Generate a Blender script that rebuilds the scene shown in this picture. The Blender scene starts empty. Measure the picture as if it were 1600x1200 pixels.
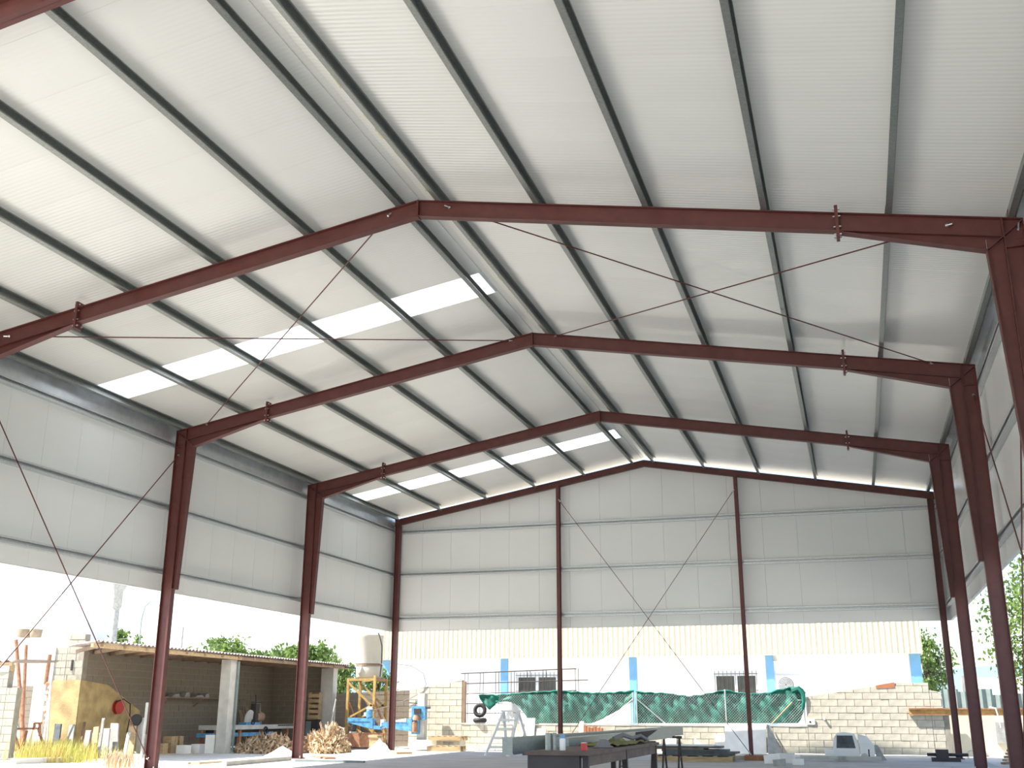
import bpy, math, random
from mathutils import Vector, Matrix, Quaternion
random.seed(7)
SC = bpy.context.scene
COL = SC.collection
V = Vector

# ------------------------------------------------------------------ camera
F = 1672.4                                   # focal length in pixels of a 1600 px wide frame
CAM = V((5.94, -33.28, 1.17)); YAW, PIT, ROL = -0.3026, 0.2982, 0.003
_x = V((math.cos(YAW), -math.sin(YAW), 0)); _y = V((math.sin(YAW), math.cos(YAW), 0)); _z = V((0, 0, 1))
FW = _y*math.cos(PIT) + _z*math.sin(PIT); _u = _z*math.cos(PIT) - _y*math.sin(PIT)
RT = _x*math.cos(ROL) + _u*math.sin(ROL); UP = _u*math.cos(ROL) - _x*math.sin(ROL)
cd = bpy.data.cameras.new('camera'); cam = bpy.data.objects.new('camera', cd); COL.objects.link(cam)
cd.sensor_width = 36; cd.lens = F/1600*36; cd.clip_end = 6000; cd.clip_start = 0.05
M = Matrix((RT, UP, -FW)).transposed().to_4x4(); M.translation = CAM
cam.matrix_world = M; SC.camera = cam

# ------------------------------------------------------------------ world, sun, exposure
SUN_DIR = V((1.0, 0.41, -1.5)).normalized()  # the way the sunlight travels
w = bpy.data.worlds.new('world'); SC.world = w; w.use_nodes = True
nt = w.node_tree; bg = nt.nodes['Background']
sky = nt.nodes.new('ShaderNodeTexSky'); sky.sky_type = 'NISHITA'; sky.sun_disc = False
sky.sun_elevation = math.asin(-SUN_DIR.z); sky.sun_rotation = math.radians(270)
sky.air_density = 1.0; sky.dust_density = 1.0; sky.ozone_density = 1.0
nt.links.new(sky.outputs[0], bg.inputs[0]); bg.inputs[1].default_value = 0.22
sl = bpy.data.lights.new('sun', 'SUN'); sl.energy = 8.5; sl.angle = math.radians(0.53); sl.color = (1.0, 0.965, 0.915)
so = bpy.data.objects.new('sun', sl); COL.objects.link(so); so.location = (-30, 0, 40)
so.rotation_euler = SUN_DIR.to_track_quat('-Z', 'Y').to_euler()
SC.view_settings.view_transform = 'Standard'; SC.view_settings.look = 'None'
SC.view_settings.exposure = 0.85; SC.view_settings.gamma = 1.0; SC.view_settings.use_curve_mapping = False

# ------------------------------------------------------------------ helpers
def at(u, v, x=None, y=None, z=None):
    """world point where the sight line through a photo point meets a plane (surveying helper)"""
    d = RT*((u-800)/F) + UP*((600-v)/F) + FW
    t = (x-CAM.x)/d.x if x is not None else (y-CAM.y)/d.y if y is not None else (z-CAM.z)/d.z
    return CAM + d*t

def mat(name, col, rough=0.7, metal=0.0, var=0.12, scale=3.0, bump=0.0, bscale=40.0, col2=None, detail=6.0, stretch=None, transl=0.0):
    m = bpy.data.materials.new(name); m.use_nodes = True
    t = m.node_tree; b = t.nodes['Principled BSDF']
    b.inputs['Roughness'].default_value = rough; b.inputs['Metallic'].default_value = metal
    tc = t.nodes.new('ShaderNodeTexCoord'); mp = t.nodes.new('ShaderNodeMapping')
    t.links.new(tc.outputs['Object'], mp.inputs[0])
    if stretch: mp.inputs['Scale'].default_value = stretch
    n = t.nodes.new('ShaderNodeTexNoise'); n.inputs['Scale'].default_value = scale; n.inputs['Detail'].default_value = detail
    t.links.new(mp.outputs[0], n.inputs['Vector'])
    r = t.nodes.new('ShaderNodeValToRGB')
    c2 = col2 or tuple(c*(1-var*2) for c in col)
    r.color_ramp.elements[0].position = 0.3; r.color_ramp.elements[0].color = (*c2, 1)
    r.color_ramp.elements[1].position = 0.7; r.color_ramp.elements[1].color = (*[min(1, c*(1+var*0.5)) for c in col], 1)
    t.links.new(n.outputs['Fac'], r.inputs[0]); t.links.new(r.outputs[0], b.inputs['Base Color'])
    if bump:
        n2 = t.nodes.new('ShaderNodeTexNoise'); n2.inputs['Scale'].default_value = bscale; n2.inputs['Detail'].default_value = 4
        t.links.new(mp.outputs[0], n2.inputs['Vector'])
        bp = t.nodes.new('ShaderNodeBump'); bp.inputs['Strength'].default_value = bump; bp.inputs['Distance'].default_value = 0.02
        t.links.new(n2.outputs['Fac'], bp.inputs['Height']); t.links.new(bp.outputs[0], b.inputs['Normal'])
    if transl:
        tr = t.nodes.new('ShaderNodeBsdfTranslucent'); t.links.new(r.outputs[0], tr.inputs[0])
        mx = t.nodes.new('ShaderNodeMixShader'); mx.inputs[0].default_value = transl
        o = t.nodes['Material Output']
        t.links.new(b.outputs[0], mx.inputs[1]); t.links.new(tr.outputs[0], mx.inputs[2]); t.links.new(mx.outputs[0], o.inputs[0])
    return m

def ribbed(name, col, axis, period, strength, rough=0.23):
    """painted sheet with fine rolled ribs"""
    m = mat(name, col, rough, 0, 0.02, 0.6)
    t = m.node_tree; b = t.nodes['Principled BSDF']
    tc = t.nodes.new('ShaderNodeTexCoord'); wv = t.nodes.new('ShaderNodeTexWave')
    wv.bands_direction = axis; wv.inputs['Scale'].default_value = 0.314/period; wv.inputs['Distortion'].default_value = 0
    t.links.new(tc.outputs['Object'], wv.inputs[0])
    bp = t.nodes.new('ShaderNodeBump'); bp.inputs['Strength'].default_value = strength; bp.inputs['Distance'].default_value = 0.004
    t.links.new(wv.outputs['Fac'], bp.inputs['Height']); t.links.new(bp.outputs[0], b.inputs['Normal'])
    return m

MT = dict(
 red=mat('red_oxide_primer', (0.118, 0.033, 0.027), 0.5, 0, 0.12, 5),
 roofp=ribbed('roof_panel_white', (0.80, 0.80, 0.755), 'Y', 0.083, 0.35),
 wallp=ribbed('wall_panel_white', (0.77, 0.78, 0.75), 'Y', 0.1, 0.10),
 outer=mat('outer_sheet', (0.6, 0.62, 0.6), 0.5),
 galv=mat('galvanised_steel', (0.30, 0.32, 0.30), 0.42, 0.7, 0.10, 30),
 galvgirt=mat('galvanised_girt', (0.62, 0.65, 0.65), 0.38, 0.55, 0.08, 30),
 galvbright=mat('galvanised_sheet', (0.72, 0.75, 0.77), 0.36, 0.7, 0.08, 4),
 bolt=mat('zinc_bolt', (0.8, 0.8, 0.8), 0.3, 1.0),
 foam=mat('foam', (0.72, 0.64, 0.36), 0.9),
 slab=mat('slab_concrete', (0.50, 0.465, 0.42), 0.75, 0, 0.10, 1.2, 0.1),
 dust=mat('pale_dusty_ground', (0.65, 0.62, 0.55), 0.95, 0, 0.08, 0.8, 0.3, 12),
 block=mat('concrete_block', (0.60, 0.55, 0.44), 0.95, 0, 0.10, 4, 0.4, 60),
 greyblock=mat('grey_block', (0.42, 0.39, 0.31), 0.95, 0, 0.12, 4, 0.4, 60),  # greyer and darker than the boundary wall blocks
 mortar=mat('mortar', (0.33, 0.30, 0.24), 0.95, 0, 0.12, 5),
 darkblock=mat('shaded_block', (0.29, 0.24, 0.18), 0.95, 0, 0.16, 1.5, 0.4, 50),  # darker block copy, shade of recess and shed walls put into its colour
 ochre=mat('ochre_render', (0.56, 0.41, 0.20), 0.95, 0, 0.2, 2.5, 0.4, 30),
 conc=mat('pale_concrete', (0.55, 0.53, 0.48), 0.9, 0, 0.10, 3, 0.2),
 whitewall=mat('white_render', (0.82, 0.80, 0.76), 0.9, 0, 0.02, 1),
 cream=mat('cream_sheet', (0.72, 0.64, 0.47), 0.6, 0, 0.03, 1),
 blue=mat('blue_paint', (0.16, 0.36, 0.58), 0.5, 0, 0.06, 2),
 machblue=mat('machine_blue', (0.12, 0.36, 0.62), 0.5, 0, 0.25, 8),
 glass=mat('dark_glass', (0.06, 0.06, 0.055), 0.15),
 alu=mat('aluminium', (0.75, 0.75, 0.76), 0.4, 0.3),
 white=mat('white_plastic', (0.82, 0.82, 0.80), 0.5, 0, 0.03),
 marble=mat('white_stone', (0.88, 0.86, 0.81), 0.7, 0, 0.05, 3),
 stone=mat('grey_stone', (0.40, 0.39, 0.36), 0.85, 0, 0.15, 5, 0.2),
 slate=mat('dark_slate', (0.085, 0.10, 0.11), 0.6, 0, 0.25, 6),
 wood=mat('pale_wood', (0.50, 0.36, 0.20), 0.8, 0, 0.18, 3, 0, 40, None, 6, (1, 8, 8)),
 darkwood=mat('dark_wood', (0.15, 0.105, 0.085), 0.8, 0, 0.2, 4),
 oldwood=mat('old_wood', (0.30, 0.20, 0.13), 0.85, 0, 0.18, 3),
 yellow=mat('yellow_paint', (0.52, 0.33, 0.10), 0.7, 0, 0.2, 6),
 rust=mat('rust', (0.27, 0.10, 0.05), 0.9, 0, 0.3, 9, 0.3, 30, (0.42, 0.25, 0.15)),
 fartank=mat('terracotta_tank', (0.36, 0.27, 0.18), 0.85),
 tank=mat('tank_beige', (0.52, 0.47, 0.37), 0.8, 0, 0.08, 2),
 black=mat('black_rubber', (0.025, 0.023, 0.022), 0.7),
 iron=mat('dark_iron', (0.07, 0.06, 0.06), 0.6, 0.5),
 rebar=mat('rebar', (0.09, 0.07, 0.062), 0.8, 0.2),
 tarp=mat('green_tarp', (0.016, 0.21, 0.15), 0.65, 0, 0.25, 2.5, 0.3, 8, None, 6, None, 0.2),
 wire=mat('fence_wire', (0.62, 0.62, 0.6), 0.4, 0.6),
 greenpanel=mat('grey_green_sheet', (0.20, 0.25, 0.235), 0.6),
 redpaint=mat('red_plastic', (0.55, 0.05, 0.04), 0.5),
 olive=mat('olive_cloth', (0.20, 0.19, 0.06), 0.9, 0, 0.25, 8),
 brick=mat('orange_brick', (0.50, 0.20, 0.10), 0.9),
 dry=mat('dry_twigs', (0.62, 0.45, 0.28), 0.9, 0, 0.25, 2),
 weed=mat('weeds', (0.34, 0.38, 0.07), 0.8, 0, 0.2, 1.5, 0, 40, (0.52, 0.40, 0.14), 6, None, 0.3),
 leaf=mat('leaves', (0.17, 0.25, 0.055), 0.6, 0, 0.3, 0.8, 0, 40, (0.07, 0.12, 0.03), 6, None, 0.35),
 bark=mat('bark', (0.14, 0.10, 0.07), 0.9),
 hill=mat('hazy_hill', (0.16, 0.24, 0.30), 1.0, 0, 0.08, 0.004),  # blue of the distance haze is mixed into this base colour
 roofasb=mat('fibre_cement_sheet', (0.36, 0.30, 0.27), 0.9, 0, 0.15, 2),
 cloth=mat('grey_cloth', (0.22, 0.21, 0.21), 0.9),
 skyl=None)
m = bpy.data.materials.new('translucent_rooflight'); m.use_nodes = True; t = m.node_tree
tr = t.nodes.new('ShaderNodeBsdfTranslucent'); tr.inputs[0].default_value = (0.86, 0.88, 0.90, 1)
df = t.nodes.new('ShaderNodeBsdfDiffuse'); df.inputs[0].default_value = (0.85, 0.86, 0.88, 1)
mx = t.nodes.new('ShaderNodeMixShader'); mx.inputs[0].default_value = 0.3
t.links.new(tr.outputs[0], mx.inputs[1]); t.links.new(df.outputs[0], mx.inputs[2]); t.links.new(mx.outputs[0], t.nodes['Material Output'].inputs[0])
MT['skyl'] = m

class MB:
    def __init__(s): s.v = []; s.f = []
    def add(s, vs, fs):
        o = len(s.v); s.v += [tuple(v) for v in vs]; s.f += [tuple(i+o for i in f) for f in fs]; return s
    def box(s, a, b):
        (x0, y0, z0), (x1, y1, z1) = a, b
        return s.add([(x0,y0,z0),(x1,y0,z0),(x1,y1,z0),(x0,y1,z0),(x0,y0,z1),(x1,y0,z1),(x1,y1,z1),(x0,y1,z1)],
                     [(3,2,1,0),(4,5,6,7),(0,1,5,4),(1,2,6,5),(2,3,7,6),(3,0,4,7)])
    def prism(s, poly, axis, a, b):
        """polygon swept along an axis: axis 'y' takes (x,z), 'x' takes (y,z), 'z' takes (x,y)"""
        g = {'y': lambda p, q: (p[0], q, p[1]), 'x': lambda p, q: (q, p[0], p[1]), 'z': lambda p, q: (p[0], p[1], q)}[axis]
        n = len(poly)
        return s.add([g(p, a) for p in poly]+[g(p, b) for p in poly],
                     [tuple(range(n))[::-1], tuple(range(n, 2*n))]+[(i, (i+1) % n, n+(i+1) % n, n+i) for i in range(n)])
    def bar(s, p, q, w, h=None, up=(0, 0, 1)):
        """rectangular bar from p to q, width w (sideways) and height h (along up)"""
        p, q = V(p), V(q); d = (q-p).normalized(); h = h or w
        a = d.cross(V(up))
        if a.length < 1e-4: a = d.cross(V((1, 0, 0)))
        a.normalize(); b = a.cross(d).normalized(); a = a*w/2; b = b*h/2
        return s.add([p-a-b, p+a-b, p+a+b, p-a+b, q-a-b, q+a-b, q+a+b, q-a+b],
                     [(0,1,2,3),(7,6,5,4),(0,4,5,1),(1,5,6,2),(2,6,7,3),(3,7,4,0)])
    def tube(s, pts, r, n=8, r2=None):
        pts = [V(p) for p in pts]; vs = []; k = len(pts)
        d0 = (pts[1]-pts[0]).normalized(); a = d0.orthogonal().normalized()
        for i, p in enumerate(pts):
            d = (pts[min(i+1, k-1)]-pts[max(i-1, 0)]).normalized()
            a = (a-d*a.dot(d)).normalized(); b = d.cross(a)
            rr = r if r2 is None else r+(r2-r)*i/(k-1)
            vs += [p+(a*math.cos(2*math.pi*j/n)+b*math.sin(2*math.pi*j/n))*rr for j in range(n)]
        fs = [(i*n+j, i*n+(j+1) % n, (i+1)*n+(j+1) % n, (i+1)*n+j) for i in range(k-1) for j in range(n)]
        return s.add(vs, fs+[tuple(range(n))[::-1], tuple(range((k-1)*n, k*n))])
    def lathe(s, prof, c=(0, 0, 0), n=20, axis=(0, 0, 1)):
        q = V((0, 0, 1)).rotation_difference(V(axis)); c = V(c); vs = []; k = len(prof)
        for r, z in prof:
            vs += [c+q@V((r*math.cos(2*math.pi*j/n), r*math.sin(2*math.pi*j/n), z)) for j in range(n)]
        fs = [(i*n+j, i*n+(j+1) % n, (i+1)*n+(j+1) % n, (i+1)*n+j) for i in range(k-1) for j in range(n)]
        return s.add(vs, fs+[tuple(range(n))[::-1], tuple(range((k-1)*n, k*n))])
    def mesh(s, name):
        me = bpy.data.meshes.new(name); me.from_pydata(s.v, [], s.f); me.update(); return me
    def build(s, name, mt, parent=None, smooth=False, loc=None):
        me = s.mesh(name)
        o = bpy.data.objects.new(name, me); COL.objects.link(o)
        me.materials.append(MT[mt] if isinstance(mt, str) else mt)
        if smooth:
            for p in me.polygons: p.use_smooth = True
            me.set_sharp_from_angle(angle=math.radians(40))
        if parent: o.parent = parent
        if loc is not None:
            # make the object's origin its base without moving the shape
            for v in me.vertices: v.co -= V(loc)
            o.location = loc
        return o

def tag(o, label, cat, group=None, kind=None):
    o['label'] = label; o['category'] = cat
    if group: o['group'] = group
    if kind: o['kind'] = kind
    return o
def thing(name, label, cat, group=None):
    o = bpy.data.objects.new(name, None); COL.objects.link(o); o.empty_display_size = 0.2
    return tag(o, label, cat, group)
def struct(name, label, cat='wall'):
    o = bpy.data.objects.new(name, None); COL.objects.link(o); o['kind'] = 'structure'; o['label'] = label; o['category'] = cat
    return o
def place(name, me, mt, parent, loc, rot=None, scale=None):
    if not me.materials: me.materials.append(MT[mt])
    o = bpy.data.objects.new(name, me); COL.objects.link(o); o.parent = parent; o.location = loc
    if rot: o.rotation_euler = rot
    if scale: o.scale = scale
    return o
def stuff(o): o['kind'] = 'stuff'; return o

# ------------------------------------------------------------------ hall measures
W, H, A, L = 8.5, 7.336, 8.847, 6.39
SL = (A-H)/W; ANG = math.atan(SL); CA, SA = math.cos(ANG), math.sin(ANG)
def zr(x): return A-SL*abs(x)                 # top of the rafters
PD = 0.18; DZ = PD/CA                         # purlin depth; roof underside lies DZ above the rafters
RD = 0.275                                    # rafter depth, vertical
PURL = [0.33, 1.92, 3.57, 5.24, 6.87, 8.36]
Y_END = -32.15
GZ = 0.07                                     # the gable rafter sits a little higher
FRAMES = [-L, -2*L, -3*L, -4*L, -5*L+0.05]
SKY = [(-15.85, -14.85), (-3.85, -2.85)]

# ------------------------------------------------------------------ ground and floor
o = MB().box((-8.95, -34.5, -0.2), (8.95, 0.55, 0)).build('floor', 'slab'); o['kind'] = 'structure'; o['label'] = 'grey concrete floor slab of the steel hall'; o['category'] = 'floor'
o = MB().add([(-3000,-3000,-0.04),(3000,-3000,-0.04),(3000,3000,-0.04),(-3000,3000,-0.04)], [(0,1,2,3)]).build('ground', 'dust'); o['kind'] = 'structure'; o['label'] = 'pale dusty yard ground around the hall'; o['category'] = 'ground'

# ------------------------------------------------------------------ roof
ceil = struct('ceiling', 'white ribbed panel roof underside of the hall', 'ceiling')
PT = 0.04
slen = (8.85-0.10)/CA
panel = MB().box((-slen/2, -0.4985, 0), (slen/2, 0.4985, PT)).mesh('roof_panel')
y = -0.85+1.0
edges = []
while y > Y_END+0.3:
    edges.append((y-1.0, y)); y -= 1.0
edges.insert(0, (0.15, 0.23))
Y_ROOF0 = edges[-1][0]
short = MB().box((-slen/2, -0.0385, 0), (slen/2, 0.0385, PT)).mesh('roof_panel_end')
for s in (-1, 1):
    xm = s*(8.85+0.10)/2; zc = zr(xm)+DZ
    for a, b in edges:
        if s < 0 and any(abs(a-k[0]) < 0.01 for k in SKY): continue
        place('panel', panel if b-a > 0.5 else short, 'roofp', ceil, (xm, (a+b)/2, zc), (0, s*ANG, 0))
    segs = [(Y_ROOF0, 0.23)]
    if s < 0: segs = [(Y_ROOF0, SKY[0][0]-.01), (SKY[0][1]+.01, SKY[1][0]-.01), (SKY[1][1]+.01, 0.23)]
    for a, b in segs:
        z0, z1 = zr(0.02)+DZ+PT+.012, zr(8.9)+DZ+PT+.012
        MB().prism([(s*0.02, z0), (s*8.9, z1), (s*8.9, z1+.02), (s*0.02, z0+.02)], 'y', a, b).build('outer_sheet', 'outer', ceil)
for a, b in SKY:
    z0, z1 = zr(0.1)+DZ, zr(8.85)+DZ
    o = MB().prism([(-0.1, z0+.012), (-8.85, z1+.012), (-8.85, z1+.02), (-0.1, z0+.02)], 'y', a+.002, b-.002).build('skylight_sheet', 'skyl', ceil)
    o['label'] = 'translucent rooflight sheet glowing with daylight'
zc = zr(0)+DZ
MB().prism([(-0.17, zc-.012), (0, zc+.018), (0.17, zc-.012), (0.17, zc-.004), (0, zc+.026), (-0.17, zc-.004)], 'y', Y_ROOF0, 0.23).build('ridge_cap', 'roofp', ceil)
fb = MB(); y = Y_ROOF0
while y < 0.1:
    l = random.uniform(.03, .16)
    if random.random() < .45 or SKY[0][0]-.2 < y < SKY[0][1]+1.6:
        x = random.uniform(-.015, .02); h = random.uniform(.004, .035)
        fb.box((0.15+x, y, zc-.03-h), (0.19+x, y+l, zc-.012))
    y += l
stuff(fb.build('foam_sealant', 'foam', ceil))['label'] = 'ragged yellowish foam along the ridge joint'

# ------------------------------------------------------------------ wall cladding
ZB = 3.74
XI, XO = 8.62, 8.66
for s, nm in ((-1, 'wall_left'), (1, 'wall_right')):
    wl = struct(nm, 'white panel cladding of the hall side with the two rooflights' if s < 0 else 'white panel cladding of the hall side facing the leafy tree')
    hh = 7.52-ZB
    me = MB().box((0, -0.4975, 0), (PT, 0.4975, hh)).mesh('wall_panel')
    for a, b in edges[1:]:
        place('panel', me, 'wallp', wl, ((-XO if s < 0 else XI), (a+b)/2, ZB))
    MB().box((s*(XO+.012)-.006, Y_ROOF0, ZB), (s*(XO+.012)+.006, 0.15, 7.55)).build('outer_sheet', 'outer', wl)
    MB().box((min(s*XI, s*(XO+.02))-.004, Y_ROOF0, ZB-.012), (max(s*XI, s*(XO+.02))+.004, 0.17, ZB-.001)).build('bottom_trim', 'outer', wl)
wb = struct('wall_back', 'white panel gable wall at the far end of the hall')
x = -8.62
while x < 8.6:
    x1 = min(x+1.0145, 8.62); a, b = x+.0025, x1-.0025
    ztop = lambda q: zr(q)+GZ-.015
    poly = [(a, ZB), (b, ZB), (b, ztop(b))] + ([(0, ztop(0))] if a < 0 < b else []) + [(a, ztop(a))]
    c = (a+b)/2
    MB().prism([(p[0]-c, p[1]-ZB) for p in poly], 'y', 0, PT).build('panel', 'wallp', wb).location = (c, .12, ZB)
    x = x1
MB().prism([(-8.62, ZB), (8.62, ZB), (8.62, zr(8.62)+GZ-.02), (0, A+GZ-.02), (-8.62, zr(8.62)+GZ-.02)], 'y', .172, .184).build('outer_sheet', 'outer', wb)
MB().box((-8.62, .115, ZB-.012), (8.62, .19, ZB-.001)).build('bottom_trim', 'outer', wb)

# ------------------------------------------------------------------ portal frames
HW, TF, TW = 0.068, 0.012, 0.004
def portal(Y, label):
    f = thing('portal_frame', label, 'steel frame', 'red steel portal frames'); f.location = (0, Y, 0)
    def P(mb): return mb
    for s in (-1, 1):
        X = lambda q: s*q
        def xz(mb, pts, hw): return mb.prism([(X(p), z) for p, z in pts], 'y', -hw, hw)
        ci = W-0.26
        # column
        c = MB(); top = zr(W)
        xz(c, [(W, 0), (W, top), (W-TF, top), (W-TF, 0)], HW); xz(c, [(ci+TF, 0), (ci+TF, zr(ci)-.01), (ci, zr(ci)-.01), (ci, 0)], HW)
        xz(c, [(W-TF, 0), (W-TF, zr(W)-RD-.001), (ci+TF, zr(ci)-RD-.001), (ci+TF, 0)], TW)
        c.build('column', 'red', f)
        # column haunch
        h = MB()
        xz(h, [(ci, 3.74), (8.16, 3.74), (8.035, 6.95), (8.035, 7.14), (ci, 7.1)], TW)
        xz(h, [(8.16, 3.74), (8.148, 3.74), (8.018, 6.95), (8.03, 6.95)], HW); xz(h, [(ci, 3.74), (8.15, 3.74), (8.15, 3.752), (ci, 3.752)], HW)
        h.build('column_haunch', 'red', f)
        # rafter
        r = MB()
        xz(r, [(W, zr(W)), (0, A), (0, A-TF), (W, zr(W)-TF)], HW)
        xz(r, [(ci, zr(ci)-RD), (0, A-RD), (0, A-RD+TF), (ci, zr(ci)-RD+TF)], HW)
        xz(r, [(ci, zr(ci)-RD), (0, A-RD), (0, A-TF), (W, zr(W)-TF), (W, zr(W)-RD)], TW)
        r.build('rafter', 'red', f)
        # rafter haunch
        g = MB(); xs = 6.2; zs = zr(xs)-RD
        xz(g, [(8.03, zr(8.03)-RD), (8.03, 6.95), (xs, zs-.004), (xs, zs)], TW)
        xz(g, [(8.03, 6.955), (8.03, 6.94), (xs, zs-.016), (xs, zs-.004)], HW)
        g.build('rafter_haunch', 'red', f)
        # knee stiffeners
        k = MB()
        for sy in (-1, 1):
            for (p, q) in (((8.49, zr(8.49)-.02), (8.04, 6.96)), ((8.24, 7.12), (8.24, zr(8.24)-.02)), ((8.24, 6.96), (8.49, 6.96))):
                k.bar((X(p[0]), sy*.034, p[1]), (X(q[0]), sy*.034, q[1]), .06, .012, up=(0, 1, 0) if False else (X(q[1]-p[1]), 0, -(q[0]-p[0])))
        k.build('knee_stiffener', 'red', f)
        # bolted splice
        sp = MB().prism([(X(xs-.022), zs-.10), (X(xs+.022), zs-.10), (X(xs+.022), zr(xs)+.10), (X(xs-.022), zr(xs)+.10)], 'y', -.085, .085).build('splice_plate', 'red', f)
        b = MB()
        for yy in (-.055, .055):
            for zz in (zs-.05, zs+.06, zr(xs)-.06, zr(xs)+.05): b.lathe([(.014, 0), (.014, .10)], (X(xs)-.05, yy, zz), 6, (1, 0, 0))
        stuff(b.build('bolts', 'bolt', sp))
        pl = MB().box((X(W-.13)-.17, -.13, 0), (X(W-.13)+.17, .13, .022)).build('base_plate', 'red', f)
        b = MB()
        for dx in (-.13, .13):
            for yy in (-.1, .1): b.lathe([(.012, 0), (.012, .06)], (X(W-.13)+dx, yy, .02), 6)
        stuff(b.build('anchor_bolts', 'bolt', pl))
        for px in PURL:
            z0 = zr(px); n = V((s*SA, 0, CA)); tdir = V((CA, 0, -s*SA)); p = V((s*px, -.045, z0))+tdir*(-.045)
            MB().bar(p, p+n*.115, .05, .008, up=tdir).build('purlin_cleat', 'red', f)
    MB().prism([(-.012, A-RD-.02), (.012, A-RD-.02), (.012, A+.004), (-.012, A+.004)], 'y', -.072, .072).build('apex_plate', 'red', f)
    return f
names = ['red steel portal frame next to the back gable wall',
         'red steel portal frame second from the back gable wall, with bracing rods on its camera-facing side',
         'red steel portal frame third from the back gable, shiny rod ends near its peak',
         'red steel portal frame fourth from the back gable wall',
         'red steel portal frame at the open end of the hall, fifth from the gable']
names[1] = 'red steel portal frame second from the back gable wall, where the roof bracing crosses end'
for y, n in zip(FRAMES, names): portal(y, n)

# ------------------------------------------------------------------ gable frame
g = thing('gable_frame', 'slim red steel frame with posts carrying the back gable wall', 'steel frame')
for s in (-1, 1):
    r = MB(); a, b = (8.55, 0)
    def xz(mb, pts, y0, y1): return mb.prism([(s*p, z+GZ) for p, z in pts], 'y', y0, y1)
    d = .21
    xz(r, [(a, zr(a)), (b, A), (b, A-TF), (a, zr(a)-TF)], -.13, -.01); xz(r, [(a, zr(a)-d), (b, A-d), (b, A-d+TF), (a, zr(a)-d+TF)], -.13, -.01)
    xz(r, [(a, zr(a)-d), (b, A-d), (b, A), (a, zr(a))], -.074, -.066)
    r.build('rafter', 'red', g)
    c = MB(); zt = zr(8.4)+GZ-d
    xo = 8.5; wd = .17
    c.box((min(s*xo, s*(xo-.012)), -.16, 0), (max(s*xo, s*(xo-.012)), -.005, zt)); c.box((min(s*(xo-wd), s*(xo-wd+.012)), -.16, 0), (max(s*(xo-wd), s*(xo-wd+.012)), -.005, zt))
    c.box((min(s*xo, s*(xo-wd)), -.087, 0), (max(s*xo, s*(xo-wd)), -.079, zt))
    c.build('corner_post', 'red', g)
    xm = s*2.84; zt = zr(2.84)+GZ-d
    c = MB().box((xm-.055, -.18, 0), (xm+.055, -.168, zt)).box((xm-.055, -.022, 0), (xm+.055, -.01, zt)).box((xm-.004, -.17, 0), (xm+.004, -.02, zt))
    c.build('wind_post', 'red', g)
    for q in (s*8.415, xm): MB().box((q-.13, -.2, 0), (q+.13, .02, .02)).build('base_plate', 'red', g)
    for px in PURL:
        n = V((s*SA, 0, CA)); tdir = V((CA, 0, -s*SA)); p = V((s*px, -.15, zr(px)+.02))+tdir*(-.045)
        MB().bar(p, p+n*.10, .04, .008, up=tdir).build('purlin_cleat', 'red', g)

# ------------------------------------------------------------------ purlins
def csec(d, fl, lip, t):
    """C section outline: web at 0, opening towards +a; b runs 0..d"""
    return [(0, 0), (fl, 0), (fl, lip), (fl-t, lip), (fl-t, t), (t, t), (t, d-t), (fl-t, d-t), (fl-t, d-lip), (fl, d-lip), (fl, d), (0, d)]
SEC = csec(PD-.004, .08, .022, .004)
order = ['next to the ridge', 'second from the ridge', 'third from the ridge', 'fourth from the ridge', 'fifth from the ridge', 'at the eaves']
for s in (-1, 1):
    side = 'on the slope with the rooflights' if s < 0 else 'on the slope without rooflights'
    for i, px in enumerate(PURL):
        n = V((s*SA, 0, CA)); td = V((CA, 0, -s*SA)); q = V((s*px, 0, zr(px)))-td*.04+n*.002
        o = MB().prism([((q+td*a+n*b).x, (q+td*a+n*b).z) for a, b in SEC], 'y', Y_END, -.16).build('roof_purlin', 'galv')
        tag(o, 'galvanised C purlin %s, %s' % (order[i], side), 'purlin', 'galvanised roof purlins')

# ------------------------------------------------------------------ wall girts and eave flashing
GIRT = [4.14, 5.57, 7.0]
gn = ['lowest', 'middle', 'topmost']
GS = csec(.14, .105, .042, .004)
for i, z in enumerate(GIRT):
    for s in (-1, 1):
        # web against the cladding, open towards the hall
        xw = s*(XI-.004)
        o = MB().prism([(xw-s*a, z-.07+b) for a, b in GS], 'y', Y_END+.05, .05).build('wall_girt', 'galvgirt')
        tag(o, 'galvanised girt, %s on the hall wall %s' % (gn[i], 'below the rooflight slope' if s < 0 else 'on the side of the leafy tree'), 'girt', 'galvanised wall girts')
    o = MB().prism([(.116-a, z-.07+b) for a, b in GS], 'x', -8.48, 8.48).build('wall_girt', 'galvgirt')
    tag(o, 'galvanised girt, %s across the back gable wall' % gn[i], 'girt', 'galvanised wall girts')
for s in (-1, 1):
    x0 = s*8.612
    o = MB().prism([(s*8.606, 7.08), (s*8.606, 7.47), (s*8.47, 7.49), (s*8.47, 7.494), (s*8.612, 7.475), (s*8.612, 7.08)], 'y', Y_END, .02).build('eave_flashing', 'galvbright')
    tag(o, 'shiny galvanised eave flashing above the girts %s' % ('below the rooflights' if s < 0 else 'on the side of the leafy tree'), 'flashing', 'eave flashings')

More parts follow.
